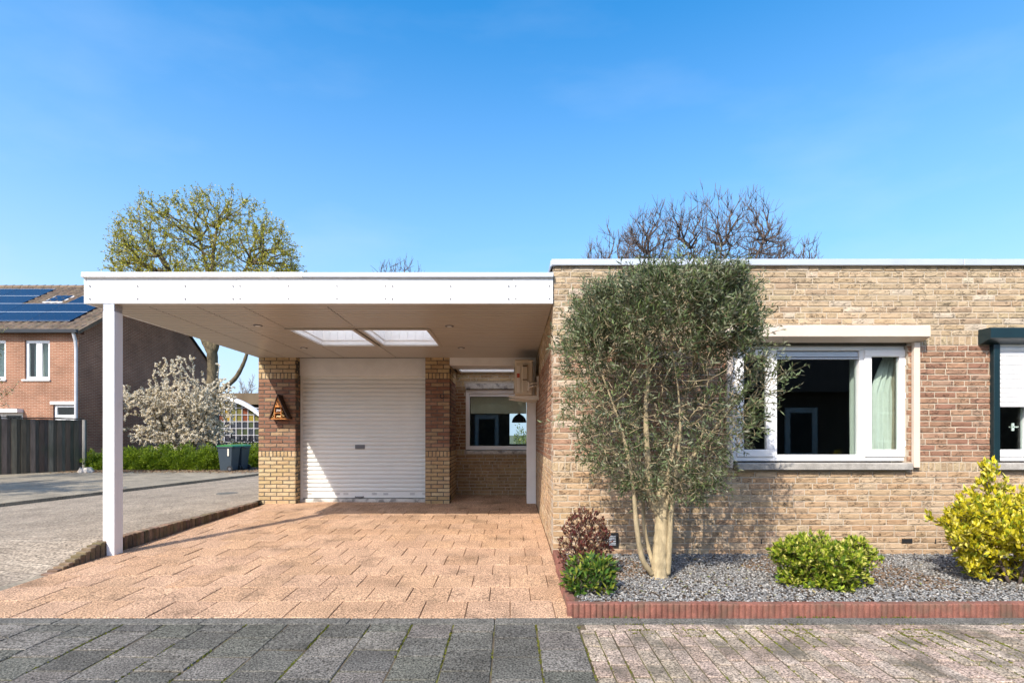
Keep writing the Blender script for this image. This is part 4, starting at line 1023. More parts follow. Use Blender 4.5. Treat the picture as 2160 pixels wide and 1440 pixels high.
# ================================================================== BACKGROUND LEFT: terraced house
HX1, HY0, HY1 = -16.5, 19.6, 28.1; HYM = (HY0+HY1)/2; HX0 = -34.
EZ, RZ = pz(703, HY0), 8.06
M['housebrick'] = None
def wall_brick_mat(name, c1, c2, mo):
    m = bpy.data.materials.new(name); m.use_nodes = True; N = m.node_tree.nodes; L = m.node_tree.links; b = N['Principled BSDF']; b.inputs['Roughness'].default_value = .95; b.inputs['Specular IOR Level'].default_value = .15
    g = N.new('ShaderNodeNewGeometry'); sx = N.new('ShaderNodeSeparateXYZ'); L.new(g.outputs['Position'], sx.inputs[0])
    ad = N.new('ShaderNodeMath'); L.new(sx.outputs[0], ad.inputs[0]); L.new(sx.outputs[1], ad.inputs[1])
    cb = N.new('ShaderNodeCombineXYZ'); L.new(ad.outputs[0], cb.inputs[0]); L.new(sx.outputs[2], cb.inputs[1])
    br = N.new('ShaderNodeTexBrick'); br.inputs['Scale'].default_value = 1; br.inputs['Brick Width'].default_value = .22; br.inputs['Row Height'].default_value = .0625; br.inputs['Mortar Size'].default_value = .007
    br.inputs['Color1'].default_value = (*c1, 1); br.inputs['Color2'].default_value = (*c2, 1); br.inputs['Mortar'].default_value = (*mo, 1); L.new(cb.outputs[0], br.inputs['Vector'])
    n = N.new('ShaderNodeTexNoise'); n.inputs['Scale'].default_value = 1.3; n.inputs['Detail'].default_value = 6; L.new(g.outputs['Position'], n.inputs['Vector'])
    r = N.new('ShaderNodeMapRange'); r.inputs[1].default_value = .3; r.inputs[2].default_value = .7; r.inputs[3].default_value = .8; r.inputs[4].default_value = 1.2; L.new(n.outputs[0], r.inputs[0])
    x = N.new('ShaderNodeVectorMath'); x.operation = 'SCALE'; L.new(br.outputs[0], x.inputs[0]); L.new(r.outputs[0], x.inputs['Scale']); L.new(x.outputs[0], b.inputs['Base Color'])
    bp = N.new('ShaderNodeBump'); bp.inputs['Strength'].default_value = .5; bp.inputs['Distance'].default_value = .008; bp.invert = True; L.new(br.outputs['Fac'], bp.inputs['Height']); L.new(bp.outputs[0], b.inputs['Normal'])
    return m
M['housebrick'] = wall_brick_mat('red_house_brick', (.31, .145, .09), (.24, .11, .068), (.40, .30, .22))
M['rooftile'] = mat('brown_roof_tile', None, .85, .25, 3, .3, 40)
M['solar'] = mat('solar_panel', (.006, .013, .035), .2, .1, 1, spec=.2)
M['gutter'] = mat('dark_zinc_gutter', (.06, .065, .075), .4, .1, 3, metal=.3)
M['zinc'] = mat('pale_zinc_pipe', (.5, .5, .52), .5, .1, 4)
th = thing('terraced_house', (-20, HY0, -.1), 'two storey red brick house with solar panels on its tiled roof', 'house')
wins = [(px(52, HY0), px(105, HY0), pz(800, HY0), pz(717, HY0)), (px(12, HY0)-1.2, px(12, HY0), pz(800, HY0), pz(717, HY0)), (px(112, HY0), px(159, HY0), .0, pz(853, HY0)), (px(48, HY0)-1.6, px(48, HY0), .0, pz(870, HY0))]
us = sorted({HX0, HX1, *[w[0] for w in wins], *[w[1] for w in wins]}); zs = sorted({-.3, EZ, *[w[2] for w in wins], *[w[3] for w in wins]})
m = MB()
for a, b in zip(us, us[1:]):
    for c, d in zip(zs, zs[1:]):
        if any(w[0] < (a+b)/2 < w[1] and w[2] < (c+d)/2 < w[3] for w in wins): continue
        m.box(a, b, HY0, HY0+.25, c, d)
m.build('front_wall', M['housebrick'], th)
m = MB(); m.prism([(HY0+.251, -.3), (HY1, -.3), (HY1, EZ), (HYM, RZ-.05), (HY0+.251, EZ+.14)], 0, HX1-.25, HX1); m.build('gable_wall', M['housebrick'], th)
m = MB(); m.box(HX0, HX1-.26, HY1-.2, HY1, -.3, EZ); m.box(HX0, HX1-.26, HY0+2.5, HY0+2.6, -.3, EZ); m.box(HX0, HX0+.2, HY0+.26, HY1-.2, -.3, EZ); m.build('inner_wall', M['room'], th)
for i, (a, b, c, d) in enumerate(wins):
    w = emp('window', th, ((a+b)/2, HY0+.06, c)); mid = (a+b)/2
    if i < 2:
        framed(w, a, mid+.02, c, d, HY0+.06, .11, .07); framed(w, mid+.021, b, c, d, HY0+.06, .11, .07)
        bx('sill', M['upvc'], w, a-.08, b+.03, HY0-.05, HY0+.05, c-.06, c-.002)
        cm_ = MB(); nx_ = 40; vs = []; fs = []
        for j in range(nx_+1):
            s_ = j/nx_; x_ = a+.1+(b-a-.2)*s_; vs += [(x_, HY0+.3+.04*math.sin(s_*19), c+.05), (x_, HY0+.3+.03*math.sin(s_*19+.5), d-.05)]
        for j in range(nx_):
            if not .44 < j/nx_ < .52: fs.append((2*j, 2*j+2, 2*j+3, 2*j+1))
        cm_.add(vs, fs); cm_.build('curtain', M['curtain'], w, fix=False)
    elif i == 2:
        framed(w, a, b, 1.35 if False else pz(880, HY0), d, HY0+.06, .1, .07); framed(w, a, b, .02, pz(881, HY0), HY0+.06, .1, .07, name='door_frame')
        bx('lintel', M['upvc'], w, a-.1, b+.02, HY0-.03, HY0+.04, d+.003, d+.12)
    else:
        framed(w, a, mid, .02, d, HY0+.06, .1, .07); framed(w, mid+.002, b, .02, d, HY0+.06, .1, .07)
        bx('lintel', M['upvc'], w, a-.1, b+.02, HY0-.25, HY0+.04, d+.003, d+.14)
# roof: pantile courses as stepped real rows; wave along x
def roof_z(y): return EZ+.02+(RZ-EZ-.02)*(y-HY0+.15)/(HYM-HY0+.15)
rt = MB(); rowsn = 15; y0 = HY0-.2; dyr = (HYM-y0)/rowsn; pitch = .3
nxr = 300; X1 = HX1+.12; X0 = X1-nxr*pitch/4*1.0
for k in range(rowsn):
    rt.col = (1, 1, 1); vs = []; n0 = len(rt.v)
    for i in range(nxr+1):
        x = X0+(X1-X0)*i/nxr; wz =   .085*abs(math.sin(math.pi*(x-X0)/pitch))
        rt.col = jit((.125, .092, .065), .3); ya, yb = y0+dyr*k, y0+dyr*(k+1)+.03
        rt.v += [(x, ya, roof_z(ya)+wz+.06), (x, yb, roof_z(yb)+wz*.8), (x, ya, roof_z(ya)-.03)]; rt.c += [rt.col]*3
    for i in range(nxr):
        a = n0+3*i; rt.f += [(a, a+3, a+4, a+1), (a+2, a+5, a+3, a)]
tag(rt.build('roof_tiles', M['rooftile'], th, fix=False), kind='stuff')
m = MB(); m.add([(HX0, HY1+.2, EZ-.1), (X1, HY1+.2, EZ-.1), (X1, HYM, RZ+.03), (HX0, HYM, RZ+.03), (HX0, HY0-.1, EZ-.02), (X1, HY0-.1, EZ-.02)], [(0, 1, 2, 3), (3, 2, 5, 4)])
m.build('roof_deck', M['gutter'], th, fix=False)
m = MB(); m.col = (.17, .12, .08)
x = X0
while x < X1-.1: m.tube([(x, HYM, RZ+.02), (x+.36, HYM, RZ+.03)], [.12, .13], 8); x += .36
m.build('ridge', M['rooftile'], th)
m = MB(); m.col = (.15, .11, .075); m.prism([(HY0-.2, roof_z(HY0-.2)-.06), (HY0-.2, roof_z(HY0-.2)+.09), (HYM, RZ+.1), (HYM, RZ-.05)], 0, X1-.02, X1+.06); m.build('verge', M['rooftile'], th)
m = MB(); m.prism([(HY0-.30, EZ-.02), (HY0-.32, EZ+.1), (HY0-.18, EZ+.1), (HY0-.16, EZ-.02)], 0, HX0, HX1+.15); m.build('gutter', M['gutter'], th)
m = MB(); xp = px(160, HY0-.1); m.tube([(xp, HY0-.22, EZ), (xp, HY0-.12, EZ-.3), (xp, HY0-.09, EZ-.6), (xp, HY0-.09, -.2)], .055, 8); m.build('downpipe', M['zinc'], th)
sly = (RZ-EZ)/(HYM-HY0)
def panel(xr, xlft, ya, yb, nm='solar_panel', mt=None, lift=.14):
    za, zb_2 = roof_z(ya)+lift, roof_z(yb)+lift; m = MB(); o_ = .04
    vs = [(xlft, ya, za), (xr, ya, za), (xr, yb, zb_2), (xlft, yb, zb_2)]; vs += [(a, b+o_*.55, c-o_) for a, b, c in vs]
    m.add(vs, [(0, 1, 2, 3), (4, 7, 6, 5), (0, 4, 5, 1), (1, 5, 6, 2), (2, 6, 7, 3), (3, 7, 4, 0)]); p_ = m.build(nm, mt or M['solar'], th, fix=False)
    if mt is None:
        m = MB(); t = .02
        for (u0, u1, v0, v1) in ((0, 1, 0, t), (0, 1, 1-t, 1)):
            yq, yr = ya+(yb-ya)*v0, ya+(yb-ya)*v1; m.add([(xlft, yq, roof_z(yq)+lift+.004), (xr, yq, roof_z(yq)+lift+.004), (xr, yr, roof_z(yr)+lift+.004), (xlft, yr, roof_z(yr)+lift+.004)], [(0, 1, 2, 3)])
        m.build('rail', M['alu'], p_, fix=False)
ROWS = [20.1, 20.93, 21.77, 22.6, 23.42]
for k in range(2):
    for j in range(5): panel(-17.27-1.66*j, -17.27-1.66*j-1.64, ROWS[k], ROWS[k+1]-.015)
panel(-17.27, -18.86, ROWS[2], ROWS[3]-.015)
for k in (2, 3):
    for j in range(3): panel(-20.75-1.66*j, -20.75-1.66*j-1.64, ROWS[k], ROWS[k+1]-.015)
panel(-19.25, -20.1, 22.0, 22.75, 'roof_window', M['upvc'], .1)
panel(-19.33, -20.02, 22.07, 22.68, 'roof_window_pane', M['solar'], .125)
# fence
fn = thing('board_fence', (-16, 17.5, -.06), 'tall weathered vertical board fence in front of the brick house', 'fence')
M['fence'] = mat('weathered_wood', None, .95, .3, 6, .4, 30, stretch=(3, 3, .3), dirt=((.06, .07, .04), 1.5, .5, .7, .5))
FA, FB = Vector((-17.9, 14.6, 0)), Vector((-15.42, 18.55, 0)); fd = (FB-FA).normalized(); fnm = Vector((fd.y, -fd.x, 0))
Lf = (FB-FA).length; k = 0; t = 0
while t < Lf-.05:
    wd = .128; top = 1.77+rng.uniform(-.01, .01); a = FA+fd*t; b = a+fd*wd; o_ = fnm*(.034 if k % 2 else 0)
    m = MB(); m.col = jit(rng.choice([(.13, .105, .075), (.11, .09, .065), (.15, .12, .085), (.24, .175, .12) if rng.random() < .4 else (.12, .10, .07)]), .38)
    vs = []
    for z in (-.1, top):
        for p in (a, b):
            for q_ in (o_, o_+fnm*.018): vs.append((p.x+q_.x, p.y+q_.y, z))
    m.add(vs, [(0, 2, 3, 1), (4, 5, 7, 6), (0, 1, 5, 4), (2, 6, 7, 3), (0, 4, 6, 2), (1, 3, 7, 5)]); m.build('board', M['fence'], fn); t += .118; k += 1
for t in (0, 1.55, 3.1, Lf-.02):
    a = FA+fd*t+fnm*(.05 if t > Lf-.1 else -.07); m = MB(); m.col = (.30, .28, .25) if t > Lf-.1 else (.09, .085, .07); m.tube([(a.x, a.y, -.2), (a.x, a.y, 1.78)], .055, 6); m.build('post', M['fence'], fn)
m = MB(); m.col = (.06, .05, .04); a, b = FA+fnm*.015, FB+fnm*.015; w = fnm*.045
m.add([(a.x-w.x, a.y-w.y, 1.79), (a.x+w.x, a.y+w.y, 1.79), (b.x+w.x, b.y+w.y, 1.79), (b.x-w.x, b.y-w.y, 1.79), (a.x-w.x, a.y-w.y, 1.83), (a.x+w.x, a.y+w.y, 1.83), (b.x+w.x, b.y+w.y, 1.83), (b.x-w.x, b.y-w.y, 1.83)], [(0, 3, 2, 1), (4, 5, 6, 7), (0, 1, 5, 4), (1, 2, 6, 5), (2, 3, 7, 6), (3, 0, 4, 7)]); m.build('cap_rail', M['fence'], fn)
# wheelie bins
def bin_(name, x, y, label):
    q = thing(name, (x, y, -.055), label, 'bin', 'wheelie bins by the hedge'); z = -.055
    M.setdefault('bin', mat('blue_grey_plastic', (.035, .05, .065), .45, .08, 5)); M.setdefault('binlid', mat('green_plastic_lid', (.03, .17, .05), .45, .08, 5))
    h = .90; m = MB(); a, b = .19, .25; c, d = .21, .27
    lo = [(-a, -b+.03), (a, -b+.03), (a, b-.03), (-a, b-.03)]; hi = [(-.25, -.29), (.25, -.29), (.25, .29), (-.25, .29)]
    vs = [(x+p[0], y+p[1], z+.04) for p in lo]+[(x+p[0], y+p[1], z+h-.05) for p in hi]
    m.add(vs, [(3, 2, 1, 0), (4, 5, 6, 7), (0, 1, 5, 4), (1, 2, 6, 5), (2, 3, 7, 6), (3, 0, 4, 7)]); m.build('body', M['bin'], q)
    bx('rim', M['bin'], q, x-.27, x+.27, y-.31, y+.31, z+h-.07, z+h-.02, b=.01)
    m = MB(); m.prism([(x-.29, z+h-.018), (x-.27, z+h+.02), (x, z+h+.045), (x+.25, z+h+.03), (x+.3, z+h-.018)], 1, y-.31, y+.31); m.build('lid', M['binlid'], q)
    m = MB(); m.tube([(x+.31, y-.22, z+h-.06), (x+.31, y+.22, z+h-.06)], .016, 6); m.build('handle', M['bin'], q)
    for s in (-1, 1):
        m = MB(); m.tube([(x+.18, y+s*.25, z+.1), (x+.18, y+s*.30, z+.1)], .1, 16); wh = m.build('wheel', M['black'], q)
        m = MB(); m.tube([(x+.18, y+s*.302, z+.1), (x+.18, y+s*.306, z+.1)], .05, 12); m.build('hub', M['screw'], wh)
    bx('sticker', M['ac_white'], q, x+.10, x+.15, y-.295, y-.275, z+.55, z+.8, b=0)
YB_ = 18.2
bin_('wheelie_bin', px(480, YB_), YB_+.1, 'dark blue wheelie bin with green lid, nearest the road by the hedge')
bin_('wheelie_bin', px(500, YB_+.6), YB_+.75, 'dark wheelie bin with green lid, half hidden behind the first bin')
# ---- hedges
def mound(name, label, segs, nleaf, ll, lw, pal, seed, up=.25, cat='hedge'):
    g_ = np.random.default_rng(seed); q = thing(name, (segs[0][0], segs[0][1], -.03), label, cat); pos = []; dr = []
    wts = np.array([s[3]*s[5] for s in segs]); wts /= wts.sum(); mi = MB()
    for (x, y, z, rx, ry, rz), w in zip(segs, wts):
        n_ = int(nleaf*w); v_ = g_.normal(size=(n_, 3)); v_ /= np.linalg.norm(v_, axis=1, keepdims=True); v_[:, 2] = np.abs(v_[:, 2]*1.0)
        k = (.80+.2*np.sin(v_[:, :1]*7+x)*np.sin(v_[:, 2:]*8+y)+.1*np.sin(v_[:, 1:2]*13))*g_.uniform(.75, 1.05, (n_, 1))
        pos.append(np.array([x, y, z])+v_*k*np.array([rx, ry, rz])); dr.append(v_+g_.normal(size=(n_, 3))*.6+np.array([0, 0, up]))
        mi.tube([(x-rx*.6, y, z+.02), (x-rx*.3, y, z+rz*.6), (x, y, z+rz*.65), (x+rx*.3, y, z+rz*.6), (x+rx*.6, y, z+.02)], [.05, .04, .03, .03, .02], 5)
    mi.build('stems', M['bark_dark'], q, fix=False)
    pos = np.concatenate(pos); dr = np.concatenate(dr); pa = np.array(pal); c = pa[g_.integers(0, len(pa), len(pos))]*g_.uniform(.7, 1.3, (len(pos), 1))
    leaf_mesh('foliage', pos, dr, ll, lw, c, M['leaf'], q, seed); return q
GH = [(.12, .19, .008), (.17, .25, .01), (.07, .12, .006), (.23, .30, .012)]
YH = 18.9
segs = [(px(x, YH), YH+dy, -.03, rx, .8, rz*.86) for x, dy, rx, rz in ((190, .2, .75, .75), (235, .3, .8, .9), (280, .3, .85, 1.0), (330, .2, .9, 1.05), (380, .2, .9, 1.02), (430, .2, .9, 1.0), (462, .6, .7, .98))]
mound('juniper_hedge', 'long low bright green juniper hedge in front of the white blossom shrub', segs, 60000, .10, .022, GH, 41)
YH2 = 20.6
segs = [(px(x, YH2), YH2+dy, -.03, .8, .8, 1.0) for x, dy in ((500, .0), (530, .0), (560, .2), (600, .3))]
mound('juniper_hedge', 'short green juniper hedge between the bins and the brick pillar', segs, 20000, .10, .022, GH, 42)
mound('boulder_plant', 'small dark green clump at the end of the board fence', [(px(178, 18.8), 18.9, -.03, .45, .4, .5), (px(150, 18.6), 18.7, -.03, .3, .3, .3)], 2500, .12, .03, [(.05, .10, .015), (.08, .13, .02)], 43, cat='shrub')
st = MB(); pts_ = [(px(180, 17.6)+.3*math.cos(a)*(1+.2*math.sin(3*a)), 17.6+.2*math.sin(a)) for a in [R(45*k) for k in range(8)]]
st.add([(p[0], p[1], -.06) for p in pts_]+[(p[0]*.6+px(180, 17.6)*.4, p[1]*.6+17.6*.4, .09+.04*math.sin(i*2)) for i, p in enumerate(pts_)], [tuple(range(8, 16))]+[(i, (i+1) % 8, 8+(i+1) % 8, 8+i) for i in range(8)])
tag(st.build('boulder', mat('pale_boulder', (.42, .38, .33), .95, .2, 8, .4, 30)), 'pale flat boulder lying near the end of the board fence', 'boulder')
ll_ = MB()
for k in range(2600):
    x, y = r5.uniform(-15.5, -8.2), r5.gauss(17.95, .35); z = -.05; s = r5.uniform(.02, .05); a = r5.uniform(0, 6.28)
    ll_.col = jit(r5.choice([(.24, .14, .07), (.30, .2, .11), (.16, .09, .05), (.36, .28, .18)]), .3, r5)
    u = Vector((math.cos(a), math.sin(a), r5.uniform(-.2, .5)))*s; w = Vector((-math.sin(a), math.cos(a), r5.uniform(0, .4)))*s*.6; p = Vector((x, y, z+.02))
    ll_.add([p-u, p+w, p+u, p-w], [(0, 1, 2, 3)])
tag(ll_.build('leaf_litter', M['leaf'], fix=False), kind='stuff')
mound('garden_hedge', 'green garden hedge seen through the kitchen window', [(-.4, 16.2, -.2, .9, .6, 1.5), (.6, 16.2, -.2, .9, .6, 1.7), (1.6, 16.2, -.2, .9, .6, 1.5)], 9000, .09, .035, [(.10, .16, .03), (.15, .2, .04), (.3, .3, .1)], 44)
# ---- white blossom shrub
bs = shrub('blossom_shrub', 'broad white blossoming shrub behind the juniper hedge', (px(385, 21.2), 21.2, -.03), px(378, 21.2), 21.3, pz(862, 21.2), 2.75, 1.5, 2.3, 1900, 56000, .066, .052,
      [(.86, .80, .68), (.9, .86, .76), (.78, .70, .55), (.82, .76, .62), (.45, .36, .2)], 51, stems=11, shell=.2, mt='petal', wood='bark_dark', up=.3, lumps=6.5, tip=.007)
# ---- trees by recursive branching
def grow(r, p, d, L_, rad, lev, P_, out, tips):
    n_ = P_['seg'][lev]; path = [Vector(p)]; d = Vector(d).normalized(); rr_ = [rad]
    for k in range(n_):
        d = (d+Vector((r.gauss(0, 1), r.gauss(0, 1), r.gauss(0, 1)))*P_['wand'][lev]+Vector((0, 0, P_['trop'][lev]))).normalized()
        path.append(path[-1]+d*L_/n_); rr_.append(rad*(1-P_['taper'][lev]*(k+1)/n_))
    out.append((path, rr_, lev))
    if lev == P_['max']: tips.append((path, d)); return
    nb = P_['nb'][lev]
    for k in range(nb):
        t = P_['t0'][lev]+(1-P_['t0'][lev])*(k+r.random())/nb; i = min(n_-1, int(t*n_)); q = path[i].lerp(path[i+1], t*n_-i); dd = (path[i+1]-path[i]).normalized()
        a = R(P_['ang'][lev]*r.uniform(.7, 1.25)); az_ = k*2.4+r.uniform(-.6, .6); u = dd.orthogonal().normalized(); w = dd.cross(u)
        nd = dd*math.cos(a)+(u*math.cos(az_)+w*math.sin(az_))*math.sin(a)
        grow(r, q, nd, L_*P_['ratio'][lev]*r.uniform(.75, 1.15)*(1.12-.45*t), rr_[i]*P_['rr'][lev]*r.uniform(.8, 1), lev+1, P_, out, tips)
    grow(r, path[-1], d, L_*P_['ratio'][lev]*.8, rr_[-1]*.9, lev+1, P_, out, tips)
def tree(name, label, base, seed, P_, L0, r0, half_w, top, trunk_mt, cat='tree', leaf=None, group=None, zmin_crown=None, minr=.004, lean=(0, 0)):
    r = random.Random(seed); out = []; tips = []; grow(r, (0, 0, 0), (lean[0], lean[1], 1), L0, r0, 0, P_, out, tips)
    al = np.array([q for p, _, _ in out for q in p]); hw = np.percentile(np.hypot(al[:, 0], al[:, 1]), 97); tz_ = np.percentile(al[:, 2], 99.7)
    sx, sz = half_w/hw, (top-base[2])/tz_
    q = thing(name, base, label, cat, group); B = Vector(base)
    f = lambda p: Vector((p.x*sx, p.y*sx, p.z*sz))+B
    m = MB()
    for path, rr_, lev in out:
        m.tube([f(p) for p in path], [max(x, minr) for x in rr_], 9 if lev == 0 else (6 if lev == 1 else (4 if lev == 2 else 3)), cap=lev < 2)
    m.build('trunk', trunk_mt, q, smooth=True, fix=False)
    if leaf:
        g_ = np.random.default_rng(seed); n_, ll, lw, pal, mt = leaf; T = [tips[i] for i in g_.integers(0, len(tips), n_)]; pos = []; dr = []
        for path, d in T:
            i = g_.integers(0, len(path)-1); p = f(path[i].lerp(path[i+1], g_.random())); pos.append(np.array(p)+g_.normal(size=3)*.05); dr.append(np.array(d)*.6+g_.normal(size=3)*.8)
        pa = np.array(pal); c = pa[g_.integers(0, len(pa), n_)]*g_.uniform(.7, 1.3, (n_, 1)); leaf_mesh('crown', np.array(pos), np.array(dr), ll, lw, c, mt, q, seed)
    print(name, len(out), 'branches'); return q
PB = dict(max=4, seg=[5, 6, 5, 4, 3], wand=[.05, .10, .13, .16, .18], trop=[.02, .06, .06, .05, .04], taper=[.35, .55, .6, .65, .6], nb=[6, 6, 6, 5, 0], t0=[.45, .3, .2, .2, 0], ang=[48, 42, 42, 45, 0], ratio=[.85, .55, .52, .5, 0], rr=[.55, .55, .55, .6, 0])
PW = dict(PB, nb=[7, 6, 6, 5, 0], trop=[.02, .08, .10, .10, .08], ang=[52, 40, 38, 40, 0])
def dome_tree(name, label, bx_, Y, ground, outline, stem, npts, mt, seed, depth, tip, leaf=None, twigs=2, tl=.5, bias=.55, up=.5, r0=.3, limbs=()):
    """tree with a crown filling an outline (list of px x, y from left to right, closed at its lower edge) given at its real distance Y"""
    g_ = np.random.default_rng(seed); base = (px(bx_, Y), Y, ground); q = thing(name, base, label, 'tree')
    ox = [px(a, Y) for a, b in outline]; oz = [pz(b, Y) for a, b in outline]
    nd = [(px(a, Y), Y+dy, pz(b, Y)) for a, b, dy in stem]; st_r = [r0*(1.25 if i == 0 else 1-.45*i/(len(nd)-1)) for i in range(len(nd))]
    polys = [(nd, st_r)]+[([(px(a, Y), Y+dy, pz(b, Y)) for a, b, dy in L1], [rl*(1-.72*i/(len(L1)-1)) for i in range(len(L1))]) for L1, rl in limbs]
    nodes, par, rr = [], [], []
    for pp0, rr0 in polys:
        prev = -1
        if nodes:
            dd = [(Vector(p)-Vector(pp0[0])).length for p in nodes]; prev = min(range(len(dd)), key=dd.__getitem__)
        for i, p in enumerate(smooth_path(pp0, rr0, 5)[0]): nodes.append(tuple(p)); par.append(prev); prev = len(nodes)-1
    zlow = nd[-1][2]-.4; pts = []
    cxm = (ox[0]+ox[-1])/2; hw = (ox[-1]-ox[0])/2
    while len(pts) < npts:
        x = g_.uniform(ox[0], ox[-1]); zt = np.interp(x, ox, oz); e = max(.05, 1-((x-cxm)/hw)**2)**.5
        zl = zlow+(zt-zlow)*.62*(1-e)
        z = zl+(zt-zl)*g_.random()**.75; v_ = g_.uniform(-1, 1)*depth*e
        t = (z-zl)/(zt-zl+1e-6)
        if abs(v_) > depth*e*(1-.75*t*t): continue
        pts.append((x, Y+v_, z))
    A, pr = connect(nodes, par, np.array(pts), bias); n1 = len(A)
    ex, ep = [], []; cen = np.array(nd[-1])
    for i in range(len(nodes), n1):
        for k in range(twigs):
            d = A[i]-A[pr[i]]; d = d/(np.linalg.norm(d)+1e-6)+g_.normal(size=3)*.5+np.array([0, 0, up]); d /= np.linalg.norm(d)
            ex.append(A[i]+d*tl*g_.uniform(.4, 1.2)); ep.append(i)
    A = np.concatenate([A, np.array(ex)]); pr = pr+ep
    rad, has = radii(A, pr, tip, 2.45); k_ = r0/rad[0]; rad = np.maximum(tip, rad*np.where(rad > tip*3, max(.4, min(k_, 1.6)), 1))
    wood_mesh(A, pr, rad, mt, q, len(nodes), polys=polys)
    clump = {int(i): g_.random()**1.3 for i in range(len(A))}
    if leaf:
        n_, ll, lw, pal = leaf; pick = g_.integers(len(nodes)+5, len(A), n_); pp = np.array(pr)[pick]; t = g_.random((n_, 1)); pos = A[pp]+(A[pick]-A[pp])*t+g_.normal(size=(n_, 3))*.04
        d = (A[pick]-A[pp])+g_.normal(size=(n_, 3))*.4; pa = np.array(pal); c = pa[g_.integers(0, len(pa), n_)]*g_.uniform(.7, 1.3, (n_, 1)); leaf_mesh('crown', pos, d, ll, lw, c, M['leaf'], q, seed)
    return q
YT = 23.5
dome_tree('leafing_tree', 'tall spreading tree with fresh yellow green leaves behind the carport', 447, YT, -.05,
    [(258, 590), (256, 505), (258, 470), (272, 452), (300, 446), (322, 424), (345, 428), (372, 406), (400, 412), (430, 398), (462, 408), (492, 404), (520, 424), (548, 430), (568, 452), (590, 468), (606, 500), (614, 515), (622, 548), (626, 595)],
    [(447, 975, 0), (447, 850, 0), (449, 780, 0), (446, 720, 0), (444, 680, 0)], 1500, M['bark_dark'], 8, 3.2, .0055,
    leaf=(36000, .095, .05, [(.42, .40, .02), (.48, .43, .03), (.32, .31, .02), (.46, .37, .06), (.25, .27, .02)]), twigs=2, tl=.45, r0=.30, limbs=[([(450, 838, 0), (470, 822, -.1), (500, 800, -.2), (520, 770, -.3), (532, 742, -.4), (545, 700, -.5), (560, 650, -.5)], .13), ([(448, 750, 0), (430, 722, .1), (412, 690, .2), (380, 640, .3), (350, 570, .3)], .17), ([(450, 745, 0), (462, 718, -.1), (478, 690, -.2), (500, 640, -.3), (530, 560, -.3)], .16), ([(446, 700, 0), (440, 640, .3), (425, 560, .4), (410, 500, .4)], .15), ([(446, 700, 0), (455, 630, -.3), (460, 550, -.4), (468, 490, -.4)], .14)])
YT2 = 27
dome_tree('bare_tree', 'large leafless tree rising above the flat roof behind the olive tree', 1485, YT2, -.1,
    [(1318, 600), (1320, 490), (1345, 452), (1400, 442), (1440, 425), (1470, 412), (1500, 420), (1540, 428), (1600, 405), (1618, 440), (1640, 480), (1650, 600)],
    [(1485, 960, 0), (1487, 850, 0), (1484, 760, 0), (1486, 690, 0)], 1700, M['twig'], 15, 3.4, .0065, twigs=3, tl=.6, up=.9, limbs=[([(1486, 740, 0), (1450, 680, .2), (1410, 600, .3), (1370, 530, .3)], .15), ([(1486, 740, 0), (1530, 670, -.2), (1570, 590, -.3), (1605, 510, -.3)], .15), ([(1486, 690, 0), (1470, 600, .2), (1460, 520, .2)], .12), ([(1486, 690, 0), (1505, 600, -.2), (1520, 520, -.2)], .12)])
dome_tree('bare_tree', 'low leafless tree at the left of the large bare tree behind the roof', 1290, 25, -.1,
    [(1234, 600), (1240, 520), (1265, 500), (1285, 474), (1300, 500), (1330, 495), (1345, 600)], [(1290, 960, 0), (1290, 800, 0), (1291, 690, 0)], 500, M['twig'], 16, 1.2, .006, twigs=3, tl=.5, up=.9, r0=.16)
dome_tree('bare_tree', 'low leafless tree at the right of the large bare tree behind the roof', 1665, 26, -.1,
    [(1610, 600), (1625, 530), (1650, 515), (1680, 520), (1715, 508), (1725, 600)], [(1665, 960, 0), (1664, 800, 0), (1666, 690, 0)], 420, M['twig'], 17, 1.2, .006, twigs=3, tl=.5, up=.9, r0=.16)
dome_tree('bare_tree', 'small leafless tree top just above the white carport roof', 838, 30, -.1,
    [(780, 640), (790, 575), (810, 556), (850, 547), (870, 556), (890, 575), (896, 640)], [(838, 950, 0), (838, 800, 0), (838, 700, 0)], 420, M['twig'], 18, 1.4, .007, twigs=2, tl=.5, up=.9, r0=.18)
PS = dict(PB, nb=[6, 5, 5, 4, 0])
YT3 = 14.2
tree('street_tree', 'tree with sparse pale young leaves reaching in at the left edge', (px(-130, YT3), YT3, -.06), 19, PS, 2.8, .12, 2.3, pz(585, YT3), M['bark_dark'], leaf=(2600, .06, .035, [(.30, .28, .12), (.4, .38, .25), (.2, .2, .05)], M['leaf']), minr=.004)
tree('street_tree', 'bare street tree whose shadow falls on the footpath', (-15.0, 8.5, -.06), 20, PS, 3.2, .15, 2.6, 6.5, M['bark_dark'], leaf=(9000, .11, .07, [(.2, .2, .05)], M['leaf']), minr=.01)
M['far_twig'] = mat('pale_far_twigs', (.22, .18, .16), .95, .2, 2)
for k, (x, top, w) in enumerate(((505, 800, 2.6), (530, 790, 3.0), (555, 796, 2.8))):
    tree('far_tree', ['distant pale bare tree left of two others beyond the arched hall', 'distant pale bare tree in the middle of three beyond the arched hall', 'distant pale bare tree nearest the brick pillar beyond the arched hall'][k], (px(x, 62), 62+k, -.1), 60+k, dict(PW, nb=[6, 5, 5, 4, 0]), 3.5, .15, w, pz(top, 62), M['far_twig'], minr=.012)
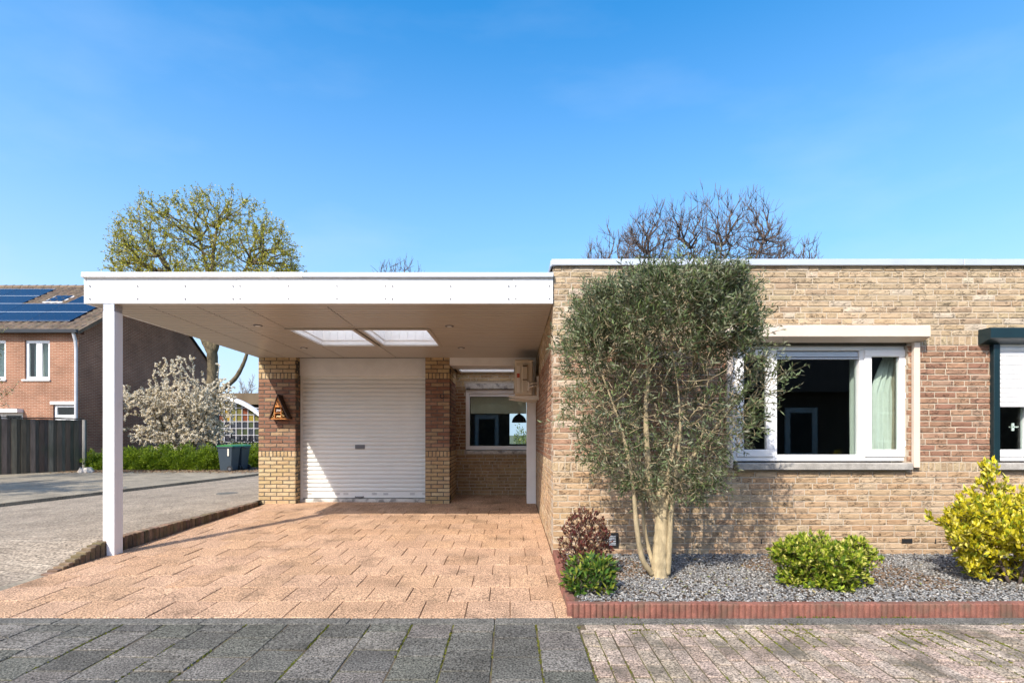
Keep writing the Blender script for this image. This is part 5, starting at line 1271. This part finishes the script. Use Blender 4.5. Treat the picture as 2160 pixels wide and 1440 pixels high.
# ---- arched hall far behind
YH3 = 40.
ha = thing('arched_hall', (px(470, YH3), YH3, -.2), 'far hall with a white arched roof and coloured glass wall', 'building')
hx0, hx1 = px(385, YH3), px(552, YH3); hc = (hx0+hx1)/2; zt3, zs3 = pz(843, YH3), pz(878, YH3)
def arch(x): u = (x-hc)/((hx1-hx0)/2); return zs3+(zt3-zs3)*(1-u*u)
xs_ = [hx0+(hx1-hx0)*i/24 for i in range(25)]
m = MB(); m.prism([(x, arch(x)+.0) for x in xs_]+[(x, arch(x)+.28) for x in xs_[::-1]], 1, YH3-.5, YH3+.0); m.build('arch_trim', M['white'], ha)
m = MB(); m.prism([(x, arch(x)+.02) for x in xs_]+[(hx1, -.2), (hx0, -.2)], 1, YH3+.6, YH3+8); m.build('hall_body', mat('dark_hall_wall', (.06, .055, .05), .9, .2, 1), ha)
m = MB(); m.box(hx0-3, hx1+4, YH3+1, YH3+9, zt3-.3, pz(829, YH3+1)); m.build('rear_roof', mat('brown_hall_roof', (.14, .10, .06), .9, .2, 1), ha)
cols = [(.22, .17, .03), (.16, .05, .025), (.14, .13, .04), (.30, .20, .03), (.04, .045, .055), (.06, .075, .04), (.035, .035, .045)]
pit = px(512, YH3)-px(499.5, YH3); nb_ = int((hx1-hx0)/pit)
for i in range(nb_):
    for j in range(6):
        x0 = hx0+i*pit; z1_ = pz(860, YH3)-j*pit*1.15; z0_ = z1_-pit*1.15
        if j == 0: z1_ = min(arch(x0+.02), arch(x0+pit-.02))
        cc = cols[rng.randrange(4)] if j < 2 else cols[rng.randrange(4, 7)]
        key = 'gl%d' % cols.index(cc)
        if key not in M: M[key] = mat('stained_'+key, cc, .25, .2, 1)
        bx('pane', M[key], ha, x0+.04, x0+pit-.04, YH3+.1, YH3+.14, z0_+.04, z1_-.04, b=0)
m = MB()
for i in range(nb_+1): x0 = hx0+i*pit; m.box(x0-.022, x0+.022, YH3+.02, YH3+.16, -.2, arch(min(x0, hx1-.01)))
for j in range(6): z = pz(860, YH3)-j*pit*1.15; m.box(hx0, hx1, YH3+.03, YH3+.15, z-.022, z+.022)
m.build('glazing_bars', M['zinc'], ha)
rs = shrub('bare_shrub', 'brownish bare shrub in front of the far arched hall', (px(515, 30), 30, -.1), px(515, 30), 30, pz(950, 30), 1.6, .8, .9, 300, 2500, .12, .03, [(.16, .09, .06), (.22, .14, .09), (.12, .08, .05)], 71, stems=8, wood='bark_dark', tip=.01)

# ---- house across the street: what the window panes mirror
op = thing('opposite_house', (8, -13, -.2), 'long low brick house across the street, mirrored in the window panes', 'house')
m = MB(); m.box(-22, 34, -19, -13, -.2, 3.2); m.build('wall', wall_brick_mat('dark_brown_brick', (.12, .07, .05), (.09, .055, .04), (.16, .14, .12)), op)
m = MB(); m.prism([(-13+.4, 3.2), (-16, 5.9), (-19.4, 3.2)], 0, -22.3, 34.3); m.build('roof', mat('dark_roof', (.05, .045, .04), .9, .2, 2), op)
for x0 in (-14, -6.5, 1.5, 7.0, 17, 24):
    w = emp('window', op, (x0, -13, .9)); m = MB(); a, b, c, d, t = x0, x0+1.7, .9, 2.3, .1
    m.box(a, b, -12.99, -12.93, c, c+t); m.box(a, b, -12.99, -12.93, d-t, d); m.box(a, a+t, -12.99, -12.93, c+t, d-t); m.box(b-t, b, -12.99, -12.93, c+t, d-t); m.build('frame', M['upvc'], w)
    bx('pane', M['black'], w, a+t, b-t, -12.995, -12.97, c+t, d-t, b=0)
for x0 in (12.75, -2.2):
    w = emp('door', op, (x0, -13, -.1)); m = MB(); a, b, c, d, t = x0, x0+1.5, -.1, 2.5, .24
    m.box(a, b, -12.99, -12.93, c, c+.5); m.box(a, b, -12.99, -12.93, d-t, d); m.box(a, a+t, -12.99, -12.93, c+.5, d-t); m.box(b-t, b, -12.99, -12.93, c+.5, d-t); m.build('frame', M['upvc'], w)
    bx('pane', M['black'], w, a+t, b-t, -12.995, -12.97, c+.5, d-t, b=0)
